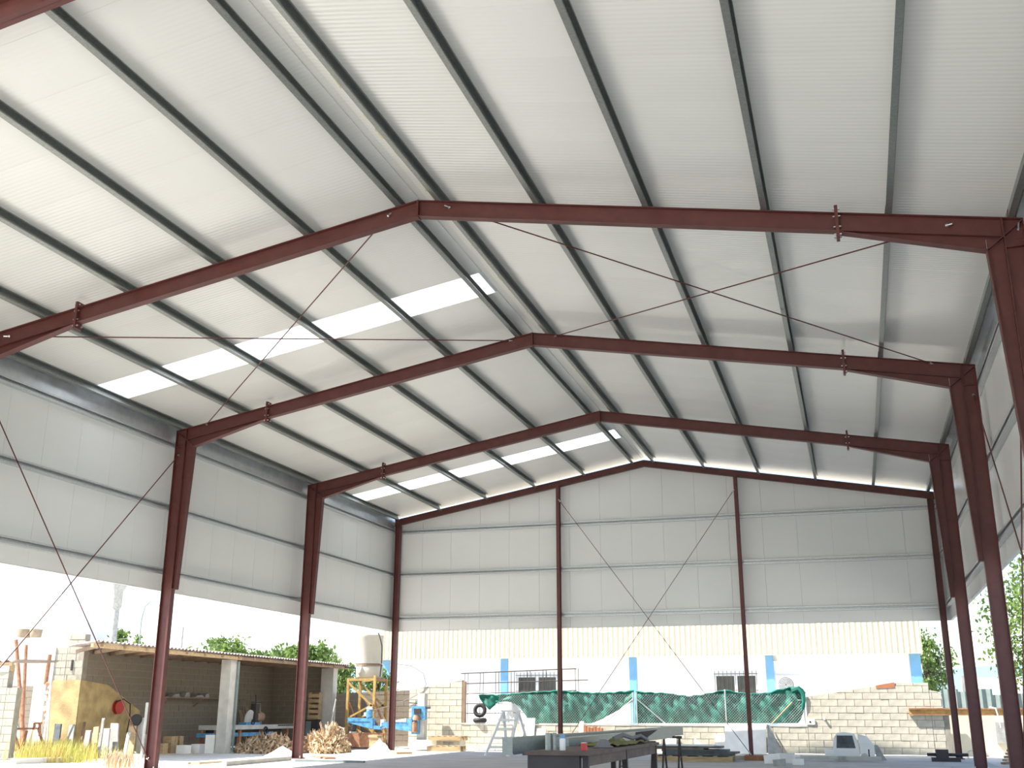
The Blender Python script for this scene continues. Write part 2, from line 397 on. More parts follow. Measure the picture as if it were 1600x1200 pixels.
# ------------------------------------------------------------------ bracing rods
def rod(p, q, r, label, group, nuts=True):
    p, q = V(p), V(q)
    o = MB().tube([p, q], r, 6).build('bracing_rod', 'red'); tag(o, label, 'rod', group)
    if nuts:
        for a, d in ((p, p-q), (q, q-p)):
            d = d.normalized()
            MB().lathe([(.028, -.03), (.028, -.01), (.016, 0), (.016, .07)], a, 8, d).build('end_nut', 'bolt', o)
    return o
Ya, Yb = -3*L-.03, -2*L+.03
def rp(x, Y, dz=-.14): return (x, Y, zr(x)+dz)
for s, t in ((-1, 'under the rooflight slope'), (1, 'under the plain slope')):
    rod(rp(s*.5, Ya, -.09), rp(s*7.75, Yb-.06, -.03), .0115, 'red bracing rod %s falling towards the back gable' % t, 'roof bracing rods')
    rod(rp(s*7.6, Ya, -.12), rp(s*.5, Yb-.06, -.03), .0115, 'red bracing rod %s rising towards the back gable' % t, 'roof bracing rods')
    t2 = 'below the rooflights' if s < 0 else 'on the leafy tree side'
    xx = s*8.44
    rod((xx, Ya+.02, 7.23), (xx, Yb-.06, .22), .0115, 'red wall bracing rod %s, falling towards the back gable' % t2, 'wall bracing rods')
    rod((xx-s*.03, Ya+.1, .12), (xx-s*.03, Yb-.05, 6.78), .0115, 'red wall bracing rod %s, rising towards the back gable' % t2, 'wall bracing rods')
rod((-2.76, -.2, 7.72), (2.80, -.2, .1), .010, 'thin red rod across the gable, low end at the slab leaning on the block wall', 'gable bracing rods')
rod((2.76, -.225, 7.72), (-2.80, -.225, .1), .010, 'thin red rod across the gable, low end near the white stepladder', 'gable bracing rods')

# ================================================================== the yard behind and beside the hall
def interp(pts, x):
    if x <= pts[0][0]: return pts[0][1]
    for (a, b), (c, d) in zip(pts, pts[1:]):
        if x <= c: return b+(d-b)*(x-a)/(c-a)
    return pts[-1][1]

def block_wall(root, p0, p1, prof, mt, bl=0.5, bh=0.2, th=0.2, seed=1, mortar='mortar', pick=None):
    """blocks laid in running bond from p0 to p1 (plan points, seen face on the right hand of p0->p1); prof = [(distance, height)]"""
    rnd = random.Random(seed)
    p0, p1 = V((*p0, 0)), V((*p1, 0)); d = (p1-p0).normalized(); ln = (p1-p0).length
    n = V((d.y, -d.x, 0)); rot = math.atan2(d.y, d.x); j = .007
    full = MB().box((j, 0, j), (bl-j, th, bh-j)).mesh('block'); full.materials.append(MT[mt])
    zmax = max(h for _, h in prof); k = 0
    steps = [q for (q, h), (q2, h2) in zip(prof, prof[1:]) if abs(q2-q) < .003 and abs(h-h2) > .05]
    while k*bh < zmax-.02:
        u = -(bl/2) if k % 2 else 0.0
        while u < ln-.02:
            cuts = [max(u, 0)]+[q+.0005 for q in steps if max(u, 0)+.02 < q < min(u+bl, ln)-.02]+[min(u+bl, ln)]; z0 = k*bh
            for a, b in zip(cuts, cuts[1:]):
                ha, hb = interp(prof, a+.01), interp(prof, b-.01)
                if b-a > .05 and max(ha, hb) > z0+.03:
                    loc = p0+d*a+n*rnd.uniform(-.004, .006)+V((0, 0, z0))
                    if b-a > bl-.001 and min(ha, hb) >= z0+bh-.001: me = full
                    else:
                        za, zb = max(min(ha-z0, bh), .015)-j, max(min(hb-z0, bh), .015)-j
                        za, zb = max(za, j+.004), max(zb, j+.004); e = b-a
                        me = MB().add([(j,0,j),(e-j,0,j),(e-j,th,j),(j,th,j),(j,0,za),(e-j,0,zb),(e-j,th,zb),(j,th,za)],
                                      [(3,2,1,0),(4,5,6,7),(0,1,5,4),(1,2,6,5),(2,3,7,6),(3,0,4,7)]).mesh('cut_block')
                    o = place('block', me, (pick(loc, rnd) if pick else None) or mt, root, loc, (0, 0, rot))
            u += bl
        k += 1
    pts = [(0, 0)]+[(ln, 0)]+[(q, h-.012) for q, h in reversed(prof) if q <= ln+.06]
    mo = MB().prism([(q, z) for q, z in pts], 'y', .009, th-.009).build('mortar', mortar, root)
    mo.location = p0; mo.rotation_euler = (0, 0, rot)
    return root

# ---- boundary wall behind the gable
wy = struct('wall_boundary', 'grey concrete block yard wall behind the hall')
YW = 2.6                                      # face of the boundary wall
prof = [(0, 1.93), (1.94, 2.25), (1.941, .80), (13.31, .80), (13.311, 1.68), (15.98, 2.09), (16.93, 2.09), (16.931, 1.88), (17.27, 1.78)]
block_wall(wy, (-8.96, YW), (8.31, YW), prof, 'block', seed=3)
MB().box((-7.02, YW-.015, .802), (4.34, YW+.22, .85)).build('coping', 'conc', wy)
o = MB().prism([(6.46, 1.92), (7.0, 1.94), (7.0, 2.10), (6.46, 2.01)], 'y', YW-.015, YW+.21)
o = o.build('brick_course', 'brick', wy); o['label'] = 'course of orange brick on the wall top'
wr = struct('wall_recess', 'shaded block wall behind the yellow water tower')
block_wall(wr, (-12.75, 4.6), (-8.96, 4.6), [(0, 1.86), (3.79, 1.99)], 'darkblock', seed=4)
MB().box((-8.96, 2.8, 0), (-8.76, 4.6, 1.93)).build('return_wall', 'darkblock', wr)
# socket plate and drain pipe on the wall
x0 = at(1267, 1128, y=YW)
o = MB().box((x0.x-.12, YW-.03, x0.z-.08), (x0.x+.12, YW-.008, x0.z+.08)).build('junction_plate', 'marble'); tag(o, 'pale square plate with a dark hole on the block wall', 'plate')
MB().lathe([(.03, 0), (.03, .006)], (x0.x-.02, YW-.031, x0.z), 10, (0, -1, 0)).build('hole', 'black', o)
p = at(1288, 1123, y=YW)
o = MB().tube([(p.x, YW+.02, p.z), (p.x, YW-.07, p.z-.01)], .035, 10).build('drain_spout', 'white'); tag(o, 'short white drain pipe sticking out of the block wall', 'pipe')

# ---- neighbouring building
nb = thing('warehouse', 'long white neighbouring warehouse with cream ribbed fascia and blue pilasters', 'building')
YB = 12.0
MB().box((-14.1, YB, -.04), (8.28, YB+16, 3.45)).build('wall', 'whitewall', nb)
fa = MB(); x = -14.2; pts = []
while x < 8.38:
    for dx, yy in ((0, YB-.35), (.15, YB-.35), (.165, YB-.385), (.20, YB-.385), (.215, YB-.35)): pts.append((min(x+dx, 8.4), yy))
    x += .215
pts = sorted(set(pts)); poly = pts+[(8.4, YB+.0), (-14.2, YB+.0)]
fa.prism(poly, 'z', 3.42, 5.3); fa.build('fascia', 'cream', nb)
MB().box((-14.2, YB, 5.2), (8.4, YB+16.2, 5.35)).build('roof_edge', 'cream', nb)
MB().box((-14.2, YB-.37, 3.40), (8.4, YB, 3.425)).build('fascia_trim', 'cream', nb)
for x in (-13.98, -8.48, -2.89, 2.64): MB().box((x-.15, YB-.12, 0), (x+.15, YB+.02, 3.42)).build('pilaster', 'blue', nb)
MB().box((7.92, YB-.14, 0), (8.32, YB+.3, 3.42)).build('pilaster', 'blue', nb)
for xa, xb, za, zb in ((-7.85, -6.2, 1.5, 2.62), (.5, 2.05, 1.5, 2.62)):
    f = MB()
    for a, b in (((xa-.06, za-.06), (xb+.06, za)), ((xa-.06, zb), (xb+.06, zb+.06)), ((xa-.06, za), (xa, zb)), ((xb, za), (xb+.06, zb)), (((xa+xb)/2-.06, za), ((xa+xb)/2+.06, zb))):
        f.box((a[0], YB-.06, a[1]), (b[0], YB+.01, b[1]))
    fo = f.build('window', 'alu', nb)
    for q in (0, 1):
        l, r = (xa, (xa+xb)/2-.06) if q == 0 else ((xa+xb)/2+.06, xb)
        MB().box((l, YB-.02, za), (r, YB-.008, zb)).build('pane', 'glass', fo)
    gr = MB(); x = xa-.05
    while x < xb+.08: gr.bar((x, YB-.16, za-.1), (x, YB-.16, zb+.2), .014); x += .165
    for z in (za+.1, (za+zb)/2, zb+.08): gr.bar((xa-.1, YB-.155, z), (xb+.1, YB-.155, z), .018)
    gr.build('window_grille', 'rebar' if xa > 0 else 'iron', fo)
ac = thing('air_conditioner', 'white air conditioner unit with round fan grille on the warehouse wall', 'air conditioner')
MB().box((2.88, YB-.36, 1.85), (3.85, YB-.005, 2.62)).build('casing', 'white', ac)
fg = MB().lathe([(.29, 0), (.29, .02)], (3.24, YB-.37, 2.26), 24, (0, -1, 0)).build('fan_grille', 'slate', ac)
r = MB()
for k in range(1, 6): r.tube([(3.24+.05*k*math.cos(q*.3927), YB-.40, 2.26+.05*k*math.sin(q*.3927)) for q in range(17)], .009, 4)
r.build('grille_rings', 'white', fg)
for x in (3.0, 3.7): MB().box((x-.03, YB-.36, 1.80), (x+.03, YB, 1.85)).build('bracket', 'alu', ac)
o = thing('wall_lamp', 'small white wall lamp beside a blue pilaster of the warehouse', 'lamp')
MB().box((2.83, YB-.12, 3.1), (2.95, YB, 3.2)).build('arm', 'white', o); MB().lathe([(.04, 0), (.10, .12), (.11, .14)], (2.9, YB-.2, 3.02), 12).build('shade', 'white', o)

# ---- chain link fence on the low wall
cf = thing('chain_link_fence', 'chain link fence with steel posts on the low block wall', 'fence')
YF = YW+.06
for x, zt in ((-3.63, 1.89), (-1.11, 1.83), (-.99, 1.83), (1.87, 1.91), (4.27, 1.72)):
    MB().tube([(x, YF, .8), (x, YF, zt)], .026, 8).build('post', 'wire', cf)
for a, b in (((-1.13, 1.60), (-2.08, .87)), ((-.97, 1.60), (-.09, .87)), ((3.93, 1.515), (3.26, .87))):
    MB().tube([(a[0], YF-.02, a[1]), (b[0], YF-.02, b[1])], .02, 8).build('stay', 'wire' if a[0] < 3 else 'wood', cf)
MB().tube([(4.10, YF, 1.57), (4.29, YF, 1.59)], .02, 6).build('arm', 'wire', cf)
for xa, xb in ((-5.72, -3.63), (-3.63, -1.11), (-.99, 1.87), (1.87, 4.27)):
    ch = MB(); za, zb = .86, 1.77; h = zb-za; st = .085; u = xa-h
    while u < xb:
        for sgn in (0, 1):
            p0, p1 = (u, za if not sgn else zb), (u+h, zb if not sgn else za)
            t0, t1 = max(0, (xa-u)/h), min(1, (xb-u)/h)
            if t1 > t0: ch.tube([(u+h*t0, YF-.004*(1-2*sgn), p0[1]+(p1[1]-p0[1])*t0), (u+h*t1, YF-.004*(1-2*sgn), p0[1]+(p1[1]-p0[1])*t1)], .003, 3)
        u += st
    stuff(ch.build('wire_mesh', 'wire', cf))

# ---- green tarpaulins hung behind the fence
def tarp(top, bot, label, Yt, seed):
    rnd = random.Random(seed); u0, u1 = top[0][0], top[-1][0]; nx, nz = 110, 16; vs = []; ph = [rnd.uniform(0, 6) for _ in range(6)]
    for i in range(nx+1):
        u = u0+(u1-u0)*i/nx; a, b = at(u, interp(top, u), y=Yt), at(u, max(interp(bot, u), interp(top, u)+2), y=Yt)
        for j in range(nz+1):
            t = j/nz; p = a.lerp(b, t)
            f = .030*math.sin(p.x*9+t*3.5+ph[0])+.022*math.sin(p.x*23-t*5+ph[1])+.03*math.sin(p.x*3.1+t*7+ph[2])*t+.02*math.sin((p.x+p.z*1.3)*14+ph[3])
            vs.append((p.x, Yt+.03+f, p.z+.012*math.sin(p.x*17+ph[4])*(1-t)))
    fs = [(i*(nz+1)+j, i*(nz+1)+j+1, (i+1)*(nz+1)+j+1, (i+1)*(nz+1)+j) for i in range(nx) for j in range(nz)]
    o = MB().add(vs, fs).build('tarpaulin', 'tarp', smooth=True); tag(o, label, 'tarpaulin', 'green tarpaulins on the fence')
    so_ = o.modifiers.new('thickness', 'SOLIDIFY'); so_.thickness = .006
    e = MB().tube([V(vs[i*(nz+1)])+V((0, -.01, .01)) for i in range(0, nx+1, 2)], .028, 6).build('rolled_hem', 'tarp', o, True)
    return o
tarp([(748, 1087), (760, 1086), (775, 1087), (800, 1085), (822, 1083), (872, 1080), (900, 1082), (930, 1084), (960, 1083), (990, 1080)],
     [(748, 1089), (756, 1100), (765, 1110), (776, 1098), (790, 1096), (802, 1098), (814, 1108), (826, 1124), (836, 1130), (925, 1130), (940, 1124), (960, 1113), (990, 1095)],
     'green tarpaulin tied up over a gap, beside the tall white stepladder', YW+.16, 1)
tarp([(993, 1081), (1010, 1083), (1040, 1084), (1075, 1089), (1100, 1086), (1133, 1079), (1150, 1083), (1175, 1085), (1200, 1084), (1215, 1079), (1235, 1075), (1250, 1074), (1258, 1084)],
     [(993, 1130), (1248, 1130), (1252, 1122), (1258, 1104)], 'green tarpaulin spread full height behind the fence near the tall block wall', YW+.16, 2)
o = MB()
tp = at(1253, 1076, y=YW+.02)
o.tube([tp+V((-.30, .06, -.06)), tp+V((-.1, 0, .0)), tp+V((.02, -.03, -.14)), tp+V((.03, -.03, -.36)), tp+V((-.02, -.03, -.62))], .10, 7, .05)
tag(o.build('tarpaulin_bundle', 'tarp', None, True), 'bunched end of green tarpaulin hanging at the tall block wall', 'tarpaulin')

# ---- reinforcing mesh cage standing on the low wall
rc = thing('rebar_cage', 'rusty steel reinforcement cage standing behind the low block wall', 'reinforcement')
xs0, xs1 = -7.08, -3.12
for i, z in enumerate((2.48, 2.14, 1.80, 1.47, 1.15)):
    dz = .13 if i == 0 else .10 if i < 3 else .06
    for yy in (YW+.42, YW+.56):
        MB().tube([(xs0-(.15 if i == 0 else 0), yy, z), (xs1+(.4 if i == 1 else 0.0), yy, z+dz)], .014, 5).build('bar', 'rebar', rc)
x = xs0
while x < xs1+.05:
    for yy, dx in ((YW+.42, 0), (YW+.56, .07)):
        MB().tube([(x+dx, yy, -.04), (x+dx, yy, 2.49+.13*(x-xs0)/(xs1-xs0))], .011, 5).build('bar', 'rebar', rc)
    x += .565
o = MB().box((-7.01, YW, .852), (-6.90, YW+.12, 2.2)).build('timber_post', 'oldwood'); tag(o, 'weathered timber post at the end of the low wall', 'post')

# ---- tyres and drum behind the low wall
def tyre(c, R, r, axis, label, name='tyre'):
    pr = [(R+r*math.cos(t), r*1.1*math.sin(t)) for t in [k*math.pi/6 for k in range(12)]]
    q = V((0, 0, 1)).rotation_difference(V(axis)); n = 24; vs = []
    for a, z in pr: vs += [V(c)+q@V((a*math.cos(2*math.pi*j/n), a*math.sin(2*math.pi*j/n), z)) for j in range(n)]
    k = len(pr); fs = [(i*n+j, i*n+(j+1) % n, ((i+1) % k)*n+(j+1) % n, ((i+1) % k)*n+j) for i in range(k) for j in range(n)]
    o = MB().add(vs, fs).build(name, 'black', None, True); tag(o, label, 'tyre'); return o
tyre((-6.40, YW+.1, 1.255), .17, .07, (0.1, -1, .1), 'black tyre standing on a flat tyre behind the rebar cage')
tyre((-6.40, YW+.12, .93), .17, .07, (0, 0, 1), 'black tyre lying flat on the low wall')
dr = thing('plastic_drum', 'white plastic drum standing behind the low wall under the tarpaulin edge', 'drum')
MB().lathe([(.30, 0), (.34, .05), (.34, .45), (.35, .47), (.35, .52), (.34, .54), (.34, 1.45), (.30, 1.58), (.12, 1.62)], (-5.51, 3.3, 0), 24).build('body', 'white', dr, True)
MB().lathe([(.13, 1.60), (.13, 1.67), (.10, 1.68)], (-5.51, 3.3, 0), 16).build('lid', 'white', dr)
# white shed-like block behind the lifted tarpaulin is the warehouse wall itself

# ---- jib machine with blue arms on a white pillar
jm = thing('jib_polisher', 'blue jointed arm stone polishing machine mounted on a white pillar', 'machine')
jm.location = (-.68, 1.6, 0)
YM = .45
MB().box((-7.74, YM-.02, 0), (-7.48, YM+.26, 1.8)).build('pillar', 'conc', jm)
MB().box((-7.85, YM-.3, 0), (-7.12, YM+.45, .30)).build('plinth', 'marble', jm)
ca = MB().box((-7.86, YM-.22, .95), (-7.38, YM-.02, 1.38)).build('carriage', 'machblue', jm)
MB().box((-7.76, YM-.26, 1.13), (-7.52, YM-.22, 1.30)).build('frame', 'iron', ca); MB().lathe([(.13, 0), (.09, .16)], (-7.64, YM-.30, .93), 14).build('gear_housing', 'rust', ca)
MB().tube([(-7.38, YM-.1, 1.34), (-7.24, YM-.1, 1.34)], .04, 8).build('shaft_end', 'iron', ca)
MB().box((-7.86, YM-.18, .48), (-7.62, YM-.02, .95)).build('hinge_plate', 'machblue', jm)
MB().lathe([(.05, 0), (.09, .02), (.09, .32), (.05, .34)], (-7.74, YM-.2, .54), 14).build('hinge_pin', 'rust', jm)
MB().prism([(-7.84, .56), (-7.84, .98), (-8.05, .98), (-8.95, .84), (-8.95, .70)], 'y', YM-.22, YM-.06).build('inner_arm', 'machblue', jm)
MB().prism([(-8.05, .985), (-8.25, .955), (-8.5, .91), (-8.5, .87), (-8.05, .87)], 'y', YM-.235, YM-.22).build('maker_plate', 'white', jm)
MB().box((-9.0, YM-.2, .66), (-8.88, YM-.04, .95)).build('elbow_joint', 'alu', jm)
oa = MB().prism([(-8.95, .62), (-8.95, .72), (-9.25, .76), (-9.25, .98), (-10.18, 1.0), (-10.18, .84), (-9.55, .70), (-9.3, .64)], 'y', YM-.30, YM-.12).build('outer_arm', 'machblue', jm)
MB().box((-10.16, YM-.315, .88), (-9.3, YM-.30, .92)).build('rib', 'machblue', oa); MB().box((-9.32, YM-.32, .66), (-9.24, YM-.1, .99)).build('web_plate', 'machblue', oa)
mo = MB().lathe([(.11, 0), (.11, .24), (.09, .27)], (-9.42, YM-.2, 1.0), 16).build('motor', 'machblue', jm); MB().lathe([(.10, .27), (.11, .30), (.08, .36)], (-9.42, YM-.2, 1.0), 16).build('motor_cap', 'white', mo)
MB().box((-9.60, YM-.26, 1.05), (-9.52, YM-.14, 1.17)).build('switch_box', 'white', mo)
hd = MB().lathe([(.06, 0), (.10, .06), (.10, .22), (.07, .30)], (-10.0, YM-.2, .55), 14).build('polishing_head', 'iron', jm); MB().lathe([(.13, 0), (.13, .05)], (-10.0, YM-.2, .50), 16).build('disc', 'stone', hd)
MB().tube([(-9.7, YM-.22, .70), (-9.66, YM-.22, .55), (-9.72, YM-.22, .42)], .02, 6).build('hose', 'black', jm)

# ---- yellow water tower with tank
wt = thing('water_tower', 'yellow steel scaffold tower beside the gable corner post', 'tower')
wt.location = (-.75, 1.6, 0)
LX = (-10.6, -9.58); LY = (1.1, 2.1); ZT = 2.33
for i, x in enumerate(LX):
    for j, yy in enumerate(LY):
        MB().bar((x, yy, 0), (x, yy, ZT+(.1 if (i, j) == (1, 0) else 0)), .085, .085).build('leg', 'yellow', wt)
for yy in LY:
    MB().bar((LX[0], yy, ZT-.04), (LX[1], yy, ZT-.04), .07, .09).build('top_beam', 'yellow', wt)
    MB().bar((LX[0], yy-.06, 2.2), (LX[1], yy-.06, 1.35), .05, .06).build('brace', 'yellow', wt)
    MB().bar((LX[1], yy-.06, 1.45), (LX[0], yy-.06, .95), .05, .06).build('brace', 'yellow', wt)
    MB().bar((LX[0], yy-.06, .8), (LX[1], yy-.06, .3), .05, .06).build('brace', 'yellow', wt)
for x in LX:
    MB().bar((x, LY[0], ZT-.04), (x, LY[1], ZT-.04), .07, .09).build('top_beam', 'rust', wt)
    MB().bar((x+.06, LY[0], 1.5), (x+.06, LY[1], .5), .05, .06).build('brace', 'rust', wt)
lt = thing('lower_tank', 'pale round tank standing on the yellow scaffold tower', 'tank')
lt.location = (-.75, 1.6, .02)
MB().lathe([(.45, 2.335), (.47, 2.37), (.47, 2.70), (.45, 2.74)], (-10.05, 1.62, 0), 28).build('shell', 'tank', lt, True)
MB().prism([(-10.33, 2.72), (-10.12, 2.72), (-10.18, 2.52), (-10.27, 2.46)], 'y', 1.1, 1.19).build('bracket', 'marble', lt)
MB().lathe([(.48, 2.742), (.48, 2.80)], (-10.05, 1.62, 0), 28).build('timber_deck', 'oldwood', lt)
ut = thing('upper_tank', 'tall beige cylindrical water tank on top of the lower tank', 'tank')
ut.location = (-.75, 1.6, .04)
MB().lathe([(.47, 2.80), (.475, 2.84), (.475, 3.70), (.48, 3.71), (.48, 3.80), (.44, 3.82)], (-10.05, 1.62, 0), 32).build('shell', 'tank', ut, True)
MB().tube([(-9.68, 1.45, 3.82), (-9.62, 1.35, 3.86), (-9.52, 1.3, 3.66), (-9.44, 1.28, 3.4), (-9.43, 1.28, 2.8), (-9.46, 1.25, 2.34)], .022, 8).build('outlet_pipe', 'black', ut, True)
o = MB().tube([(-9.43, 1.0, 2.78), (-9.0, .95, 2.80), (-8.2, .9, 2.70), (-7.75, .9, 2.45), (-7.66, .95, 2.1), (-7.75, .97, 1.85), (-8.2, .92, 1.62), (-9.0, .9, 1.35), (-9.9, .9, 1.15)], .010, 6).build('hose', 'cloth', None, True)
tag(o, 'thin grey hose looping from the water tank to the block wall', 'hose')
o.location = (-.68, 1.62, .03)
o = MB().tube([(-8.28, .94, 1.5), (-7.98, .94, 1.48), (-7.95, .94, 1.2), (-7.95, .94, .35)], .014, 6).build('conduit', 'black', None, True)
tag(o, 'dark conduit running down the block wall beside the white pillar', 'pipe')
o.location = (-.66, 1.62, 0)
o = thing('rusty_trough', 'rusty steel trough under the water tower', 'trough')
o.location = (-.72, 1.5, 0)
MB().prism([(-10.35, 0), (-9.15, 0), (-9.05, .5), (-10.45, .5)], 'y', .55, .58).prism([(-10.35, 0), (-9.15, 0), (-9.05, .5), (-10.45, .5)], 'y', .95, .98).box((-10.35, .55, 0), (-9.15, .98, .03)).build('body', 'rust', o)
for x in (-10.4, -9.1): MB().box((x-.02, .55, .02), (x+.02, .98, .48)).build('end_plate', 'rust', o)
o = thing('wooden_box', 'small orange wooden box in front of the rusty trough', 'box')
o.location = (-.6, 1.2, 0)
MB().box((-9.15, -.05, 0), (-8.8, .3, .38)).build('body', 'wood', o); MB().box((-9.18, -.08, .38), (-8.85, .33, .46)).build('rim', 'wood', o)
def heap(c, r, h, mt, name, label, cat, n=14, seed=0):
    rnd = random.Random(seed); vs = []; rings = 5
    for i in range(rings):
        t = i/rings; vs += [(c[0]+r*(1-t)*math.cos(2*math.pi*j/n)*rnd.uniform(.85, 1.12), c[1]+r*(1-t)*math.sin(2*math.pi*j/n)*rnd.uniform(.85, 1.12), c[2]+h*t**.9*rnd.uniform(.9, 1.05)) for j in range(n)]
    vs.append((c[0], c[1], c[2]+h)); k = len(vs)-1
    fs = [(i*n+j, i*n+(j+1) % n, (i+1)*n+(j+1) % n, (i+1)*n+j) for i in range(rings-1) for j in range(n)]+[((rings-1)*n+j, (rings-1)*n+(j+1) % n, k) for j in range(n)]
    fs.append(tuple(range(n))[::-1])
    return tag(MB().add(vs, fs).build(name, mt, None, True), label, cat)
heap((-8.15, -1.6, 0), .42, .42, 'marble', 'plaster_heap', 'pointed heap of white plaster near the gable corner post', 'heap', seed=2)
heap((-9.25, -5.6, -.03), .55, .32, 'marble', 'plaster_heap', 'low mound of white plaster at a red column foot', 'heap', seed=3)

# ---- pallets beside the machine
def pallet(c, l, wd, h, rz, label, group=None):
    o = thing('pallet', label, 'pallet', group); o.location = c; o.rotation_euler = (0, 0, rz)
    for k in range(3): MB().box((-l/2, -wd/2+k*(wd-.1)/2, 0), (l/2, -wd/2+k*(wd-.1)/2+.1, h-.02)).build('runner', 'wood', o)
    n = 6
    for k in range(n):
        x = -l/2+k*(l-.1)/(n-1); MB().box((x, -wd/2, h-.02), (x+.1, wd/2, h)).build('slat', 'wood', o)
    return o
pallet((-7.15, 1.7, .30), 1.1, .8, .14, .05, 'pale wooden pallet raised on blocks at the block wall', 'wooden pallets at the wall')
pallet((-6.85, .75, .0), 1.1, .8, .16, .12, 'pale wooden pallet lying on the ground below the raised pallet', 'wooden pallets at the wall')
for x, yy in ((-7.55, 1.7), (-6.75, 1.7)):
    tag(MB().box((x-.1, yy-.3, 0), (x+.1, yy+.3, .30)).build('support_block', 'block'), 'concrete block holding up the raised pallet', 'block', 'blocks under the raised pallet')

# ---- stepladder
sd = thing('stepladder', 'white aluminium stepladder standing open before the low wall', 'ladder')
cx, cy = -3.75, -2.9
for s in (-1, 1):
    MB().bar((cx+s*.34-.2, cy-.05, 0), (cx+s*.22+.12, cy+.25, 1.22), .10, .05).build('stile', 'white', sd)
    MB().bar((cx+s*.36+.25, cy+.65, 0), (cx+s*.22+.12, cy+.28, 1.22), .07, .04).build('back_leg', 'white', sd)
for k in range(1, 5):
    t = k/5; MB().box((cx-.30-.2+.32*t+.1*t, cy-.1+.3*t, 1.22*t-.03), (cx+.34-.2+.32*t-.12*t, cy+.08+.3*t, 1.22*t+.03)).build('tread', 'white', sd)
MB().box((cx-.14, cy+.14, 1.2), (cx+.38, cy+.4, 1.25)).build('top_platform', 'white', sd)

# ---- planks and boards leaning on the low wall
def lean(u0, u1, vt, y0, th, mt, name, label, cat, group=None, dx=0, zb=0, lean_d=.28, skew=0):
    a, b = at(u0, vt, y=YW-.08).x, at(u1, vt, y=YW-.08).x; zt = at((u0+u1)/2, vt, y=YW-.08).z
    o = MB().add([(a+dx, y0-lean_d, zb), (b+dx, y0-lean_d, zb), (b+dx, y0-lean_d+th, zb), (a+dx, y0-lean_d+th, zb),
                  (a, y0-th, zt), (b, y0-th, zt+skew), (b, y0, zt+skew), (a, y0, zt)],
                 [(3,2,1,0),(4,5,6,7),(0,1,5,4),(1,2,6,5),(2,3,7,6),(3,0,4,7)]).build(name, mt)
    return tag(o, label, cat, group)
lean(801, 808, 1121, YW-.04, .04, 'marble', 'board', 'narrow pale board leaning beside the stepladder', 'board', dx=.1, skew=-.1)
lean(813, 819, 1114, YW-.04, .05, 'marble', 'board', 'tall pointed pale board leaning between two broader boards', 'board')
lean(821, 836, 1122, YW-.04, .05, 'marble', 'board', 'broad white board leaning on the low wall', 'board')
lean(838, 853, 1138, YW-.04, .05, 'marble', 'board', 'short white board leaning next to the broad white board', 'board')
lean(806, 812, 1131, YW-.08, .04, 'wood', 'plank', 'thin wooden plank leaning slantwise beside the pointed board', 'plank', dx=.35)
lean(905, 912, 1127, YW-.04, .04, 'marble', 'board', 'small pale upright board beside the orange bricks', 'board')
lean(1041, 1057, 1149, YW-.04, .05, 'marble', 'stone_offcut', 'square white stone offcut leaning on the low wall', 'stone')
lean(1085, 1097, 1153, YW-.04, .05, 'marble', 'stone_offcut', 'pointed white stone offcut leaning on the low wall', 'stone', skew=-.2)
lean(1117, 1133, 1148, YW-.04, .05, 'marble', 'stone_offcut', 'white stone offcut touching the big white slab', 'stone')
for k in range(6):
    p = at(914+k*5, 1137, y=YW-.28)
    tag(MB().box((p.x-.045, YW-.32, 0), (p.x+.045, YW-.15, p.z+random.uniform(-.03, .05))).build('brick_stack', 'brick'), 'orange hollow brick standing upright before the low wall', 'brick', 'orange bricks before the low wall')
ws = lean(1133, 1197, 1133, YW-.1, .06, 'marble', 'stone_slab', 'big white stone slab leaning on the low block wall', 'slab', lean_d=.45)
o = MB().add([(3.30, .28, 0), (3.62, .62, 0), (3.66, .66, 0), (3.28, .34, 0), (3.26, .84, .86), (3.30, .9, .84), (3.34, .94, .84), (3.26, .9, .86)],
             [(3,2,1,0),(4,5,6,7),(0,1,5,4),(1,2,6,5),(2,3,7,6),(3,0,4,7)]).build('stone_slab', 'stone'); tag(o, 'dark piece standing in for the shaded side of the big white slab', 'slab'); o.location = (-.13, 1.6, 0)  # added dark piece draws the white slab's shaded side
# ---- dark slabs on a pallet
pp = pallet((1.75, -3.9, 0), 2.0, .9, .14, .03, 'wooden pallet carrying a stack of dark slabs')
z = .14
for k, (mt, l, dx, lab) in enumerate((('slate', 1.75, .1, 'dark slate slab lying lowest on the pallet'), ('slate', 1.85, .18, 'dark slate slab second from the pallet'), ('slate', 1.7, .02, 'dark slate slab third from the pallet'),
        ('oldwood', 1.2, -.3, 'brown board lying on the dark slabs'), ('slate', 1.75, -.15, 'dark slate slab above the brown board'), ('marble', 1.5, -.25, 'pale stone slab on top of the pallet stack'))):
    h = .05 if mt == 'slate' else .03
    n = 10; rnd = random.Random(k); pts = [(1.75+dx+(-l/2 if i < 1 else l/2 if i in (4, 5, 6) else -l/2 if i == 9 else (-l/2+l*(i/4.5) if i < 5 else l/2-l*((i-5)/4.5)))+rnd.uniform(-.03, .03), -3.9+(-.36 if i < 5 else .36)+rnd.uniform(-.04, .04)) for i in range(n)]
    o = MB().prism(pts, 'z', z+.002, z+h).build('stone_slab' if mt != 'oldwood' else 'board', mt); tag(o, lab, 'slab' if mt != 'oldwood' else 'board'); z += h
